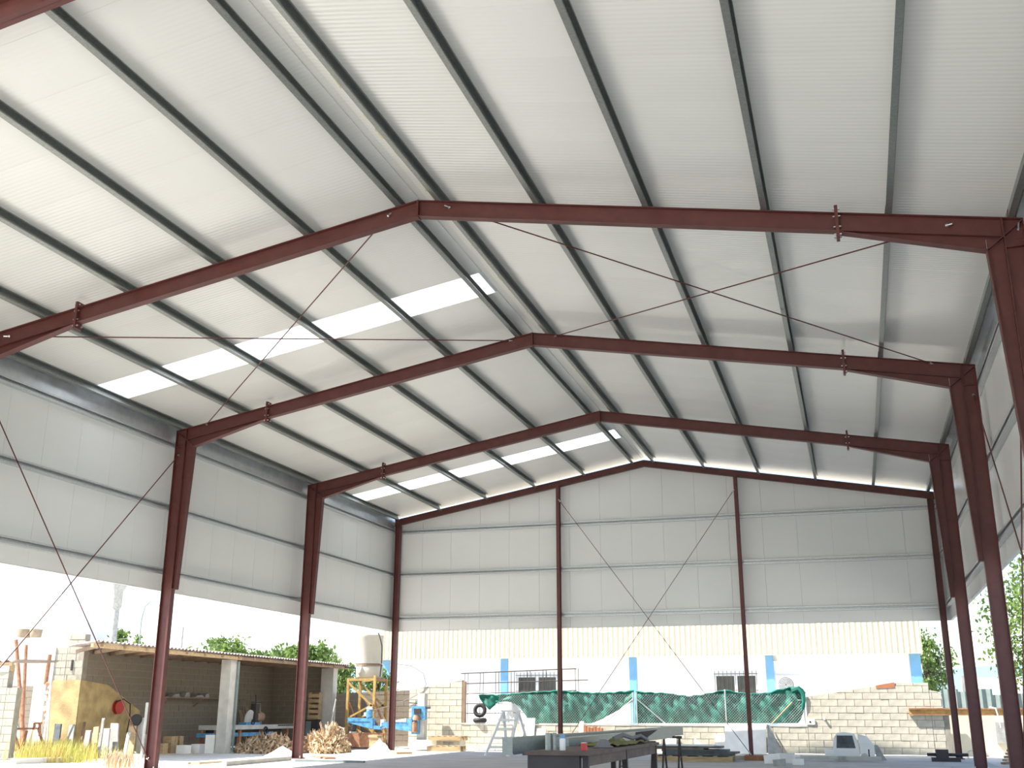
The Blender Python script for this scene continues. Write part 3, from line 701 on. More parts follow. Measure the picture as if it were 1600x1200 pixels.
# ---- long bars on the slab edge
o = MB().bar((2.2, -3.1, .06), (3.75, -2.6, .06), .12, .10).build('timber_beam', 'conc'); tag(o, 'pale beam lying on the floor before the big white slab', 'beam')
o = MB().box((2.95, -3.25, 0), (3.5, -2.95, .13)).build('rusty_channel', 'rust'); tag(o, 'short rusty channel lying at the end of the pale beam', 'channel')
o = MB().bar((4.35, -2.9, .085), (6.35, -2.95, .085), .12, .09).build('timber_beam', 'conc'); tag(o, 'long pale square beam lying before the white moulded shell', 'beam')
o = MB().box((5.3, -3.1, 0), (5.5, -2.75, .04)).box((5.3, -3.13, .0), (5.5, -3.08, .14)).build('clamp_block', 'stone'); tag(o, 'grey stone block holding the long square beam', 'block')
for k, (u, v0, v1, wd) in enumerate(((1205, 1184, 1194, .36), (1229, 1180, 1193, .42), (1246, 1186, 1196, .26), (1216, 1186, 1198, .3), (1292, 1176, 1191, .24))):
    p = at(u, v1, z=0) if k < 4 else V((5.05, -2.3, 0)); h = .22 if k < 2 else .15 if k < 4 else .28
    rnd = random.Random(40+k)
    o = MB().add([(p.x+sx*wd/2*rnd.uniform(.8, 1.1), p.y+.35+sy*.15*rnd.uniform(.8, 1.2), (0 if zz == 0 else h*rnd.uniform(.85, 1.1))) for zz in (0, 1) for sx, sy in ((-1,-1),(1,-1),(1,1),(-1,1))],
                 [(3,2,1,0),(4,5,6,7),(0,1,5,4),(1,2,6,5),(2,3,7,6),(3,0,4,7)]).build('rubble_block', 'marble' if k != 3 else 'stone')
    if k < 4: tag(o, ['pale rubble block next to the short rusty channel', 'largest pale rubble block before the block wall', 'small pale rubble block next to the long square beam', 'grey rubble block lying before the pale ones'][k], 'stone', 'rubble blocks')
    else: tag(o, 'upright white block beside the white moulded shell', 'block')
# ---- white moulded shell
sh = thing('moulded_shell', 'white moulded plastic shell with a dark window leaning at the block wall', 'shell')
bx, by = 5.55, -1.9
MB().prism([(bx-.44, 0), (bx+.30, 0), (bx+.26, .42), (bx+.18, .66), (bx-.05, .70), (bx-.26, .68), (bx-.36, .55)], 'y', by, by+.5).build('body', 'white', sh)
MB().prism([(bx-.30, .30), (bx+.19, .30), (bx+.13, .62), (bx-.27, .62)], 'y', by-.006, by+.02).build('window', 'slate', sh)
MB().box((bx+.30, by-.05, 0), (bx+.66, by+.45, .42)).build('side_box', 'white', sh)
MB().box((bx+.50, by-.056, .05), (bx+.53, by-.048, .28)).build('slot', 'black', sh)
MB().prism([(bx+.28, .42), (bx+.62, .42), (bx+.5, .60), (bx+.26, .66)], 'y', by+.1, by+.4).build('side_hood', 'white', sh)
MB().lathe([(.10, 0), (.10, .02)], (bx+.40, by-.05, .08), 14, (0, -1, 0)).build('round_cap', 'conc', sh)
o = MB().prism([(6.25, 0), (6.5, 0), (6.3, .38), (6.22, .38)], 'y', -1.7, -1.5).build('stone_wedge', 'stone'); tag(o, 'grey stone wedge leaning beside the white moulded shell', 'stone')
# ---- jack at the gable post
jk = thing('hand_jack', 'black iron hand jack with ring lying at the gable post foot', 'tool')
MB().box((7.72, -2.1, .10), (8.02, -1.85, .30)).build('housing', 'iron', jk)
MB().tube([(7.5, -1.98, .17), (8.5, -1.98, .17)], .04, 8).build('shaft', 'iron', jk); MB().box((7.6, -2.1, 0), (8.3, -1.86, .10)).build('base', 'iron', jk)
rg = MB(); n = 20
rg.tube([(8.58+.11*math.cos(2*math.pi*k/n), -1.98, .17+.11*math.sin(2*math.pi*k/n)) for k in range(n+1)], .012, 6).build('ring', 'alu', jk, True)

# ---- rusty beam, cream wall and green sheet fence at the right-hand corner
rb = thing('rusty_beam', 'rusty steel channel beam resting on the tall block wall', 'beam')
rb.location = (.06, 1.77, .02)
for z0, z1, y0, y1 in ((1.12, 1.15, .72, .82), (1.29, 1.33, .72, .82), (1.15, 1.29, .77, .78)): MB().box((7.28, y0, z0), (14.5, y1, z1)).build('web' if z1-z0 > .1 else 'flange', 'yellow' if z1-z0 > .1 else 'rust', rb)
o = struct('wall_cream', 'cream rendered wall below the rusty beam'); MB().box((8.5, 3.2, -.04), (15, 3.4, 1.16)).build('render', 'cream', o)
MB().box((8.31, 2.6, 0), (8.46, 2.8, 1.14)).build('broken_end', 'mortar', o)
tag(MB().box((9.75, 3.05, .35), (10.0, 3.19, .95)).build('wall_hatch', 'stone'), 'grey hatch on the cream wall', 'hatch')
sf = thing('sheet_fence', 'grey green corrugated sheet fence behind the rusty beam', 'fence')
sf.location = (.1, 1.6, .05)
for k in range(14):
    x = 8.35+k*.5; h = 1.85+random.uniform(-.05, .06)-(.12 if k > 2 else 0)
    pr = [(x+.5*i/8, 3.0+.03*math.sin(i*math.pi/2)) for i in range(9)]
    MB().prism(pr+[(p[0], p[1]+.008) for p in reversed(pr)], 'z', 0, h).build('sheet', 'greenpanel', sf)
for x, h in ((8.75, 2.0), (9.05, 2.3), (9.3, 2.05), (10.4, 1.95)): MB().box((x-.05, 3.1, 0), (x+.05, 3.2, h)).build('post', 'stone', sf)
o = MB().box((10.2, 12, 0), (32, 12.2, 2.5)).build('far_white_wall', 'whitewall'); tag(o, 'low white wall beyond the corrugated sheet fence', 'wall')
for k in range(5):
    o = MB().bar((9.1+.05*k, -3.9+.1*k, .05+.07*k), (11.2, -1.2-.15*k, .05+.07*k+.02), .14, .05).build('plank', 'wood' if k % 2 else 'oldwood'); tag(o, 'wooden plank in the pile outside the red column by the cream wall', 'plank', 'planks piled outside the hall')
o = MB().tube([(9.6, 2.45, 1.37), (9.75, 2.36, 1.34), (9.8, 2.34, 1.05), (9.82, 2.34, .8)], .03, 6, .015).build('rope', 'marble', None, True); tag(o, 'pale rope hanging over the rusty beam', 'rope')

# ================================================================== the open shed along the yard side
XB, YS0, YS1 = -15.6, -6.2, 4.9          # back wall plane and its ends
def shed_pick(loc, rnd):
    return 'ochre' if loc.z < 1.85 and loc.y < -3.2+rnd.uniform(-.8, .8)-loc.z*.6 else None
wsd = struct('wall_shed', 'old concrete block back wall of the open shed')
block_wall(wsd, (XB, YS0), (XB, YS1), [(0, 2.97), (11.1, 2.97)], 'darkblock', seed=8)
wse = struct('wall_shed_end', 'pale block end of the shed wall with stepped top')
block_wall(wse, (-16.62, YS0), (XB+.0, YS0), [(0, 2.98), (.42, 2.98), (.421, 3.36), (1.02, 3.36)], 'greyblock', seed=9)
o = MB().box((-16.62, YS0-.02, 0), (XB, YS0-.004, 2.05)).build('ochre_render_patch', 'ochre', wse); o['label'] = 'ochre render on the lower wall'
rp_ = MB().prism([(YS0, 0), (-3.1, 0), (-3.3, 1.2), (-4.2, 1.6), (-5.0, 1.95), (YS0, 2.05)], 'x', XB+.004, XB+.018).build('ochre_render_patch', 'ochre', wsd); rp_['label'] = 'ochre render on the lower wall'
MB().box((-16.70, YS0-.03, 2.05), (-16.60, YS0+.2, 3.0)).box((-16.66, YS0-.03, 0), (-16.60, YS0+.2, 2.05)).build('edge_strip', 'marble', wse)
tag(MB().box((-16.0, YS0-.03, 2.32), (-15.95, YS0-.004, 2.62)).build('iron_hook', 'iron'), 'dark iron bracket on the pale shed wall end', 'bracket')
wsf = struct('wall_shed_far', 'block cross wall closing the far end of the open shed')
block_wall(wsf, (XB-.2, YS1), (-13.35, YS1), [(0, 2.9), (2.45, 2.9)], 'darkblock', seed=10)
pl = thing('concrete_pillar', 'bare concrete pillar holding the middle of the shed roof beam', 'pillar')
MB().box((-13.02, -2.95, -.04), (-12.68, -2.6, 2.74)).build('shaft', 'conc', pl)
MB().box((-12.66, -2.62, 0), (-12.60, -2.56, 2.7)).build('corner_rail', 'greenpanel', pl)
MB().box((-13.35, -3.0, -.04), (-13.05, -2.92, .5)).build('foot_panel', 'marble', pl)
pl = thing('concrete_pillar', 'concrete pillar at the far end of the shed', 'pillar')
MB().box((-13.35, 4.5, -.04), (-12.85, 4.85, 2.76)).build('shaft', 'conc', pl)
sr = thing('shed_roof', 'corrugated fibre cement roof of the open shed with timber beam', 'roof')
# front edge runs along the yard, slightly skewed near end
NEAR = -9.75; FAR = 5.0; XF = -12.55
def zroof(x): return 2.87+.03+(x-XF)*-.035
def ynear(x): return NEAR+(XF-x)*(YS0-.55-NEAR)/(XF-XB)
k = 0; y0 = NEAR
n = 14; sw = (FAR-NEAR)/n
for i in range(n):
    ya, yb = NEAR+i*sw, NEAR+(i+1)*sw+.05; vs = []; m_ = 24
    for q in range(m_+1):
        yy = ya+(yb-ya)*q/m_; c = .028*math.sin(yy*2*math.pi/.177)
        t = (yy-NEAR)/(FAR-NEAR); shear = (YS0-.55-NEAR)*(1-t)
        vs += [(XF+.12, yy, zroof(XF)+c), (XB-.1, yy+shear, zroof(XB)+c)]
    fs = [(2*q, 2*q+2, 2*q+3, 2*q+1) for q in range(m_)]
    o = MB().add(vs, fs).build('roof_sheet', 'roofasb', sr); o.modifiers.new('thickness', 'SOLIDIFY').thickness = .012
MB().box((XF-.06, NEAR, 2.74), (XF+.02, -2.6, 2.84)).build('front_beam', 'wood', sr)
MB().box((XF-.06, -2.6, 2.74), (XF+.02, FAR, 2.84)).build('front_beam', 'oldwood', sr)
for i in range(16):
    yy = NEAR+.3+i*.95; t = (yy-NEAR)/(FAR-NEAR); sh_ = (YS0-.55-NEAR)*(1-t)
    MB().bar((XF+.05, yy, 2.815), (XB-.02, yy+sh_, 2.84), .07, .09).build('rafter', 'oldwood', sr)
MB().tube([(-12.4, 4.6, 2.80), (-12.1, 5.6, 2.76)], .03, 6).build('gutter_stub', 'iron', sr)

# ---- shelf and workbench inside the shed
shf = thing('wall_shelf', 'old plank shelf with odds and ends on the shed back wall', 'shelf')
MB().box((XB+.01, -2.7, 1.60), (XB+.38, 2.6, 1.64)).build('plank', 'oldwood', shf)
for yy in (-2.4, -.4, 1.6): MB().bar((XB+.03, yy, 1.35), (XB+.33, yy, 1.59), .04, .04).build('bracket', 'oldwood', shf)
for i, (yy, l, h) in enumerate(((-2.1, .5, .10), (-1.4, .35, .16), (-.8, .6, .08), (-.2, .3, .14))):
    o = MB().prism([(yy, 1.64), (yy+l, 1.64), (yy+l*.8, 1.64+h), (yy+l*.3, 1.64+h*.8)], 'x', XB+.08, XB+.3).build('stone_offcut', 'stone'); tag(o, ['low grey offcut at the ochre wall end of the shed shelf', 'short tall grey offcut on the shed shelf', 'longest flat grey offcut on the shed shelf', 'small pointed grey offcut on the shed shelf'][i], 'stone', 'offcuts on the shed shelf')
bn = thing('saw_bench', 'long stone bench with blue steel frame under the shed roof', 'bench')
MB().box((-14.4, -1.8, .62), (-13.7, 3.5, .76)).build('bench_top', 'conc', bn)
MB().box((-14.3, -2.05, .40), (-13.8, 2.0, .52)).build('blue_rail', 'machblue', bn)
MB().box((-14.25, -1.6, .52), (-13.85, 2.6, .62)).build('bed', 'iron', bn)
for yy in (-1.7, -.3, 1.1, 2.9):
    for x in (-14.3, -13.8): MB().box((x-.05, yy-.05, 0), (x+.05, yy+.05, .62)).build('leg', 'rust', bn)
for k in range(9): MB().lathe([(.02, 0), (.02, .05)], (-13.7, 2.1+k*.13, .73), 6, (1, 0, 0)).build('peg', 'iron', bn)
sm = thing('disc_saw', 'dark stone cutting saw with pale disc on the shed bench', 'machine')
MB().lathe([(.30, 0), (.30, .03)], (-13.98, .55, .95), 24, (1, 0, -.1)).build('disc', 'conc', sm)
MB().box((-14.1, .1, .76), (-13.8, 1.0, .84)).build('base', 'machblue', sm)
MB().box((-14.05, .75, .84), (-13.85, 1.0, 1.45)).build('column', 'iron', sm)
MB().lathe([(.14, 0), (.16, .05), (.16, .40), (.10, .46)], (-13.95, .9, 1.02), 16, (0, 1, 0)).build('motor', 'oldwood', sm, True)
MB().tube([(-13.95, .6, 1.5), (-13.95, 1.25, 1.5)], .02, 6).tube([(-13.95, .9, 1.45), (-13.95, .85, 1.75)], .018, 6).build('handle', 'iron', sm)
rgn = MB(); n = 14
rgn.tube([(-13.75, .45+.09*math.cos(2*math.pi*k/n), .85+.09*math.sin(2*math.pi*k/n)) for k in range(n+1)], .02, 6).build('hand_wheel', 'black', sm, True)
tyre((-13.68, 1.2, .56), .12, .03, (1, 0, 0), 'small dark ring hanging on the blue bench rail', 'iron_ring')['category'] = 'ring'
cr = thing('slatted_crate', 'pale slatted wooden crate hung at the far shed pillar', 'crate')
c0 = V((-13.66, 4.2, .94))
for i in range(5): MB().box((c0.x, 4.16, .96+i*.185), (c0.x+.44, 4.18, 1.08+i*.185)).build('slat', 'wood', cr)
for x in (c0.x, c0.x+.41): MB().box((x, 4.18, .94), (x+.035, 4.4, 1.88)).build('side', 'wood', cr)
MB().box((c0.x, 4.38, .94), (c0.x+.44, 4.42, 1.88)).build('back', 'oldwood', cr); MB().box((c0.x, 4.16, .92), (c0.x+.44, 4.4, .95)).build('bottom', 'wood', cr)
cb = thing('steel_cupboard', 'dark steel cupboard below the slatted crate', 'cupboard')
MB().box((-13.7, 4.1, 0), (-13.2, 4.42, .90)).build('body', 'iron', cb); MB().box((-13.68, 4.085, .05), (-13.46, 4.1, .86)).build('door', 'greenpanel', cb); MB().box((-13.44, 4.085, .05), (-13.22, 4.1, .86)).build('door', 'iron', cb)
for i, (yy, hh, tl) in enumerate(((2.1, 1.25, .1), (2.5, 1.35, .12), (3.1, 1.55, .35))):
    o = MB().bar((-14.9, yy, 0), (-15.35, yy+tl, hh), .16, .03).build('slab_strip', 'oldwood' if i < 2 else 'stone'); tag(o, ('brown board leaning on the shed back wall', 'brown board leaning on the shed back wall', 'grey stone strip leaning slantwise on the shed back wall')[i], 'board', 'boards on the shed back wall' if i < 2 else None)
# bricks under the bench end
for i, (yy, x, h, wd, mt) in enumerate(((-4.1, -14.6, .52, .22, 'conc'), (-3.85, -14.4, .26, .26, 'wood'), (-3.3, -14.5, .45, .2, 'wood'), (-3.08, -14.5, .45, .12, 'wood'), (-2.85, -14.5, .45, .2, 'wood'), (-3.45, -13.9, .2, .34, 'marble'), (-2.9, -13.75, .22, .5, 'marble'), (-2.35, -13.9, .2, .4, 'marble'))):
    o = MB().box((x-.15, yy, -.04), (x+.15, yy+wd, h)).build('tile_block', mt)
    tag(o, {'conc': 'grey block standing beside the tan tiles at the shed wall', 'wood': 'tan tile block standing in the row before the shed wall', 'marble': 'pale stone lying before the tan tile blocks'}[mt], 'block', {'conc': None, 'wood': 'tan tile blocks', 'marble': 'pale stones before the tile blocks'}[mt])

# ---- slabs leaning at the shed wall end
spec = [(96, 1160, 1131, 14, 'slate'), (117, 1166, 1134, 13, 'stone'), (133, 1168, 1128, 4, 'oldwood'), (142, 1168, 1141, 11, 'stone'), (155, 1167, 1136, 12, 'wood'), (158, 1170, 1145, 19, 'stone'), (163, 1168, 1122, 5, 'stone'), (172, 1168, 1138, 14, 'stone'), (186, 1166, 1130, 18, 'stone'), (203, 1170, 1144, 6, 'conc'), (212, 1168, 1134, 14, 'wood'), (226, 1167, 1122, 13, 'stone'), (231, 1160, 1098, 4, 'conc')]
words = ['dark slate piece', 'pale grey slab', 'thin brown strip', 'weathered grey slab', 'tan board', 'wide grey slab', 'narrow tall grey strip', 'leaning grey slab', 'broad grey slab', 'narrow pale kerb piece', 'tan broken slab', 'grey slab beside the red column', 'tall pale stake']
nxt = ['at the white pole', 'behind the weeds', 'between two grey slabs', 'next to the thin brown strip', 'behind the wide grey slab', 'in the leaning row', 'in the leaning row', 'right of the tall strip', 'under the red hose reel', 'before the black wheel', 'under the black wheel', 'in the leaning row', 'behind the leaning row']
for i, (u, vb, vt, wpx, mt) in enumerate(spec):
    yy = -6.6+.28*(i % 3); b = at(u, vb, y=yy); t_ = at(u-wpx*.35, vt, y=yy); hw = wpx*.5/62; hgt = t_.z-(-.04)
    th = .05
    o = MB().add([(b.x-hw, yy-.25, -.04), (b.x+hw, yy-.25, -.04), (b.x+hw, yy-.25+th, -.04), (b.x-hw, yy-.25+th, -.04),
                  (t_.x-hw, yy, t_.z), (t_.x+hw*.8, yy, t_.z+random.uniform(-.06, .06)), (t_.x+hw*.8, yy+th, t_.z), (t_.x-hw, yy+th, t_.z)],
                 [(3,2,1,0),(4,5,6,7),(0,1,5,4),(1,2,6,5),(2,3,7,6),(3,0,4,7)]).build('stone_offcut' if mt not in ('wood', 'oldwood') else 'board', mt)
    tag(o, '%s leaning %s near the shed wall end' % (words[i], nxt[i]), 'slab' if mt not in ('wood', 'oldwood') else 'board')
hr = thing('hose_reel', 'red hose reel hanging on the ochre shed wall', 'hose reel')
p = at(185, 1105, x=XB+.1)
MB().lathe([(.20, 0), (.20, .03), (.12, .03), (.12, .10), (.20, .10), (.20, .13)], (XB+.03, p.y, p.z), 18, (1, 0, 0)).build('reel', 'redpaint', hr)
MB().tube([(XB+.16, p.y-.2, p.z+.15), (XB+.18, p.y+.1, p.z+.24), (XB+.18, p.y+.45, p.z+.1), (XB+.18, p.y+.5, p.z-.3), (XB+.18, p.y+.42, p.z-.75)], .018, 6).build('hose', 'black', hr, True)
p = at(213, 1125, y=-6.1)
bw = thing('barrow_wheel', 'black barrow wheel propped on the leaning slabs', 'wheel')
MB().lathe([(.10, -.05), (.155, -.05), (.165, 0), (.155, .05), (.10, .05)], (p.x, -6.1, p.z), 20, (.2, -1, .1)).build('tyre', 'black', bw, True)
MB().lathe([(.10, -.03), (.10, .03)], (p.x, -6.1, p.z), 16, (.2, -1, .1)).build('hub', 'iron', bw)
MB().bar((p.x, -6.0, p.z), (p.x+.2, -5.9, p.z-.55), .03).build('fork', 'iron', bw)

# ---- poles, frame, low wall and block pier at the yard edge
wlw = struct('wall_yard_low', 'low shaded block wall behind the rusty poles')
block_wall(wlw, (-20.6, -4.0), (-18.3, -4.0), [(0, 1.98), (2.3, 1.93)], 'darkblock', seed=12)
pr_ = struct('wall_pier', 'pale block pier with stepped top at the yard edge')
block_wall(pr_, (-16.6, -9.0), (-15.36, -9.0), [(0, 2.2), (.9, 2.2), (.901, 1.78), (1.24, 1.78)], 'greyblock', seed=13)
lr = thing('lean_to_roof', 'curled corrugated roof sheet above the pale block pier', 'roof')
vs = []
for q in range(31):
    x = -17.2+q*(-15.45+17.2)/30; z = 2.47+.03*math.sin(q*1.3)+.0*q; vs += [(x, -9.1, z), (x, -7.4, z+.05)]
o = MB().add(vs, [(2*q, 2*q+2, 2*q+3, 2*q+1) for q in range(30)]).build('sheet', 'roofasb', lr); o.modifiers.new('thickness', 'SOLIDIFY').thickness = .012
MB().box((-17.2, -9.05, 2.34), (-15.6, -8.97, 2.43)).build('edge_beam', 'wood', lr)
for x in (-16.5, -15.75): MB().box((x-.05, -8.9, 2.18), (x+.05, -8.8, 2.38)).build('stub_post', 'wood', lr)
def pole(u0, v0, u1, v1, Y, r, mt, label, name='pole', zb=None):
    a, b = at(u0, v0, y=Y), at(u1, v1, y=Y)
    if zb is not None:
        t = (zb-a.z)/(b.z-a.z); b = a+(b-a)*t
    b = V((b.x, b.y-.15, b.z))
    return tag(MB().tube([b, a], r, 8, r*.8).build(name, mt), label, 'pole')
pole(25, 1000, 38, 1120, -5.0, .065, 'rust', 'rusty round pole leaning away from the shed wall', zb=-.04)
pole(41, 1008, 39, 1112, -5.0, .06, 'rust', 'upright rusty pole beside the leaning rusty pole', zb=-.04)
pole(78, 1023, 65, 1130, -5.3, .075, 'rust', 'rusty pole leaning towards the pale shed wall end', zb=-.04)
pole(71, 1078, 57, 1132, -5.4, .03, 'wood', 'thin pale batten beside the leaning rusty pole', 'batten', zb=-.04)
pole(80.5, 1060, 78, 1178, -6.6, .028, 'white', 'white slim pole standing at the shed wall corner', zb=-.04)
rnd = random.Random(5)
for k in range(22):
    u = 75+rnd.uniform(-4, 4); v = 1070+k*4.2; p = at(u, v, y=-5.6)
    n = 7; o = MB().lathe([(.04, -.07), (.085*rnd.uniform(.8, 1.2), -.03), (.085*rnd.uniform(.8, 1.2), .04), (.04, .08)], p, n, (rnd.uniform(-.5, .5), rnd.uniform(-.5, .5), 1)).build('rubble_stone', 'marble' if k % 2 else 'rust')
    tag(o, 'rough stone in the heaped column at the shed wall corner', 'stone', 'stones heaped at the shed wall corner')
tag(MB().box((-17.85, -5.5, -.04), (-17.4, -5.3, 1.95)).build('rubble_core', 'conc'), 'rough concrete stub behind the heaped stones', 'stub')
rf = thing('steel_trestle', 'rusty steel trestle standing in the weeds', 'trestle')
YQ = -8.2
def q3(u, v): return at(u, v, y=YQ)
for a, b in (((18, 1139), (62, 1138)), ((15, 1172), (55, 1172)), ((62, 1130), (62, 1150)), ((54, 1130), (65, 1130)), ((54, 1130), (53, 1140)), ((42, 1142), (35, 1168)), ((55, 1172), (56, 1190))):
    MB().bar(q3(*a), q3(*b), .05, .05, up=(0, 1, 0)).build('bar', 'rust', rf)
for u in (20, 60): MB().bar(q3(u, 1139), V((q3(u, 1139).x, YQ+.5, -.04)), .05, .05, up=(0, 1, 0)).build('leg', 'rust', rf)
p = at(30, 1110, y=-4.4)
tag(MB().add([(p.x-.25, -4.7, 1.3), (p.x-.1, -4.72, 1.35), (p.x+.75, -5.0, .45), (p.x+.55, -5.0, .35), (p.x-.25, -4.65, 1.3), (p.x-.1, -4.67, 1.35), (p.x+.75, -4.95, .45), (p.x+.55, -4.95, .35)], [(0,3,2,1),(4,5,6,7),(0,1,5,4),(1,2,6,5),(2,3,7,6),(3,0,4,7)]).build('grey_panel', 'greenpanel'), 'grey board fallen slantwise against the low wall', 'board')

# ---- kerbs, boards and long profiles on the bright ground
def lie(u0, v0, u1, v1, w_, h_, mt, name, label, cat, z=-.04):
    a, b = at(u0, v0, z=0), at(u1, v1, z=0); a.z = b.z = z+h_/2
    return tag(MB().bar(a, b, w_, h_).build(name, mt), label, cat)
lie(20, 1191, 118, 1188, .3, .12, 'conc', 'kerb_stone', 'long pale kerb along the weeds', 'kerb')
lie(118, 1180, 236, 1182, .25, .10, 'conc', 'kerb_stone', 'pale kerb before the leaning slabs', 'kerb')
lie(250, 1190, 300, 1191, .35, .05, 'conc', 'board', 'flat grey board beside the red column foot', 'board')
lie(305, 1192, 350, 1190, .3, .06, 'wood', 'board', 'flat tan board on the bright ground', 'board')
lie(350, 1197, 452, 1188, .12, .10, 'conc', 'steel_profile', 'long pale steel profile lying towards a red column foot', 'profile', 0)
lie(462, 1190, 569, 1192, .10, .05, 'greenpanel', 'steel_profile', 'long thin grey profile lying past the red column foot', 'profile', 0)
lie(495, 1183, 516, 1186, .3, .08, 'rust', 'plank', 'short reddish plank beyond the red column foot', 'plank')
lie(600, 1175, 632, 1178, .5, .05, 'wood', 'board', 'flat tan board at the gable corner post foot', 'board', 0)
for i, (u0, v0, u1, v1, Y) in enumerate(((525, 1092, 517, 1140, 1.5), (538, 1137, 531, 1178, .2), (533, 1147, 527, 1177, .25), (527, 1147, 521, 1176, .3))):
    pole(u0, v0, u1, v1, Y, .028, 'conc', ['pale slim pole leaning at the far shed pillar', 'grey stone post leaning nearest the water tower', 'grey stone post leaning between two others', 'grey stone post leaning beside the dry bush'][i], 'leaning_pole', -.04)
a, b = at(518, 1131, y=1.36), at(538, 1139, y=.17); tag(MB().tube([a, b], .022, 6).build('cross_stick', 'wood'), 'thin stick tied across the leaning poles', 'stick')

# ---- weeds and dry bushes
def blades(region, n, hmin, hmax, mt, name, label, wd=.02, seed=0, spread=.25):
    rnd = random.Random(seed); mb = MB()
    for _ in range(n):
        x, yy = region(rnd)
        if (x < -15.1 and -9.2 < yy < -8.6) or (x < -15.3 and yy > -6.6): continue
        h = rnd.uniform(hmin, hmax); a = rnd.uniform(0, 6.28); dx, dy = math.cos(a), math.sin(a); l = rnd.uniform(.05, spread)*h*2
        w_ = wd*rnd.uniform(.6, 1.3); px, py = -dy*w_/2, dx*w_/2
        mb.add([(x-px, yy-py, -.04), (x+px, yy+py, -.04), (x+px*.7+dx*l*.4, yy+py*.7+dy*l*.4, h*.6), (x-px*.7+dx*l*.4, yy-py*.7+dy*l*.4, h*.6), (x+dx*l, yy+dy*l, h)], [(0,1,2,3), (3,2,4)])
    o = mb.build(name, mt); o['kind'] = 'stuff'; o['label'] = label; o['category'] = 'plants'; return o
def band(u0, u1, v0, v1):
    def f(r):
        g = (r.random()+r.random()+r.random())/3-.5
        p = at((u0+u1)/2+(u1-u0)*g*1.35, r.uniform(v0, v1), z=0); return p.x, p.y
    return f
blades(band(18, 150, 1176, 1190), 2600, .12, .55, 'weed', 'weed_patch', 'green and yellow weeds growing at the yard edge', seed=1)
blades(band(95, 215, 1172, 1184), 500, .10, .35, 'weed', 'weed_patch', 'sparse weeds before the leaning slabs', seed=2)
blades(band(160, 212, 1186, 1199), 500, .05, .30, 'dry', 'dry_weed_patch', 'reddish dry weeds before the pale kerb', seed=3)
def bush(c, rx, ry, h, n, label, seed):
    rnd = random.Random(seed); mb = MB()
    for _ in range(n):
        a = rnd.uniform(0, 6.28); rr = math.sqrt(rnd.random()); x, yy = c[0]+rx*rr*math.cos(a), c[1]+ry*rr*math.sin(a)
        z = rnd.uniform(-.03, h*(1-rr*rr*.75)); s_ = rnd.uniform(.03, .09); q = Quaternion((rnd.uniform(-1, 1), rnd.uniform(-1, 1), rnd.uniform(-1, 1), rnd.uniform(-1, 1))).normalized()
        mb.add([V((x, yy, z))+q@V(t) for t in ((-s_*1.6, -s_*.25, 0), (0, -s_*.45, .01), (s_*1.6, 0, 0), (0, s_*.45, -.01))], [(0, 1, 2, 3)])
    for _ in range(60):
        a = rnd.uniform(0, 6.28); rr = rnd.random(); x, yy = c[0]+rx*.4*rr*math.cos(a), c[1]+ry*.4*rr*math.sin(a)
        mb.tube([(x, yy, -.04), (x+rnd.uniform(-.3, .3)*rx, yy+rnd.uniform(-.3, .3), h*rnd.uniform(.5, 1.1))], .008, 3)
    o = mb.build('dry_bush', 'dry'); tag(o, label, 'bush'); return o
bush((-11.6, -2.2, 0), 1.15, .6, .55, 1500, 'spreading heap of dry tan brushwood before the shed bench', 1)
bush((-10.4, -1.2, 0), .75, .5, .62, 800, 'heap of dry tan brushwood behind a red column foot', 2)
bush((-9.75, -1.7, 0), .65, .5, .85, 900, 'upright dry tan bush beside the leaning stone posts', 3)

# ================================================================== trees and far surroundings
def tree(base, crown, n, leaf, label, group=None, seed=0, trunk=.12, clumps=26):
    """crown = (centre z, rx, ry, rz)"""
    rnd = random.Random(seed); o = thing('tree', label, 'tree', group); o.location = base
    cz, rx, ry, rz = crown
    tb = MB().tube([(0, 0, -.05), (.05, .03, cz*.5), (0, 0, cz+rz*.3)], trunk, 8, trunk*.4)
    cs = []
    for _ in range(clumps):
        d = V((rnd.gauss(0, 1), rnd.gauss(0, 1), rnd.gauss(0, 1))).normalized(); k = rnd.uniform(.45, 1.0)
        c = V((d.x*rx*k, d.y*ry*k, cz+d.z*rz*k)); cs.append((c, rnd.uniform(.22, .42)))
        tb.tube([(0, 0, max(cz-rz*.7, .3)), c*.5+V((0, 0, cz*.5-.1)), c], trunk*.3, 4, .01)
    tb.build('trunk', 'bark', o)
    mb = MB()
    for _ in range(n):
        c, k = rnd.choice(cs); p = c+V((rnd.gauss(0, 1)*rx, rnd.gauss(0, 1)*ry, rnd.gauss(0, 1)*rz))*k*.45
        q = Quaternion((rnd.uniform(-1, 1), rnd.uniform(-1, 1), rnd.uniform(-1, 1), rnd.uniform(-1, 1))).normalized(); s_ = leaf*rnd.uniform(.6, 1.3)
        mb.add([p+q@V(t)*s_ for t in ((-1, 0, 0), (0, -.55, .08), (1, 0, 0), (0, .55, .08))], [(0, 1, 2, 3)])
    stuff(mb.build('foliage', 'leaf', o)); return o
tree((12.8, 7.4, 0), (4.3, 2.6, 2.2, 3.3), 17000, .085, 'big leafy green tree close beside the hall behind the sheet fence', seed=1, trunk=.16, clumps=60)
tree((9.5, 30, 0), (3.85, 1.4, 1.4, 1.65), 2600, .11, 'dark green tree just beyond the warehouse corner pilaster', seed=2)
tree((-54.5, 48.2, 0), (6.7, 1.5, 1.5, 1.5), 1200, .2, 'small green treetop beside the round concrete water tower', seed=3)
tree((-43.0, 45, 0), (5.2, 3.6, 2.5, 1.8), 4000, .2, 'broad light green treetop above the shed roof', seed=4)
tree((-35.8, 45, 0), (5.2, 2.3, 2.3, 1.5), 3000, .2, 'round green treetop behind the far shed pillar', seed=5)
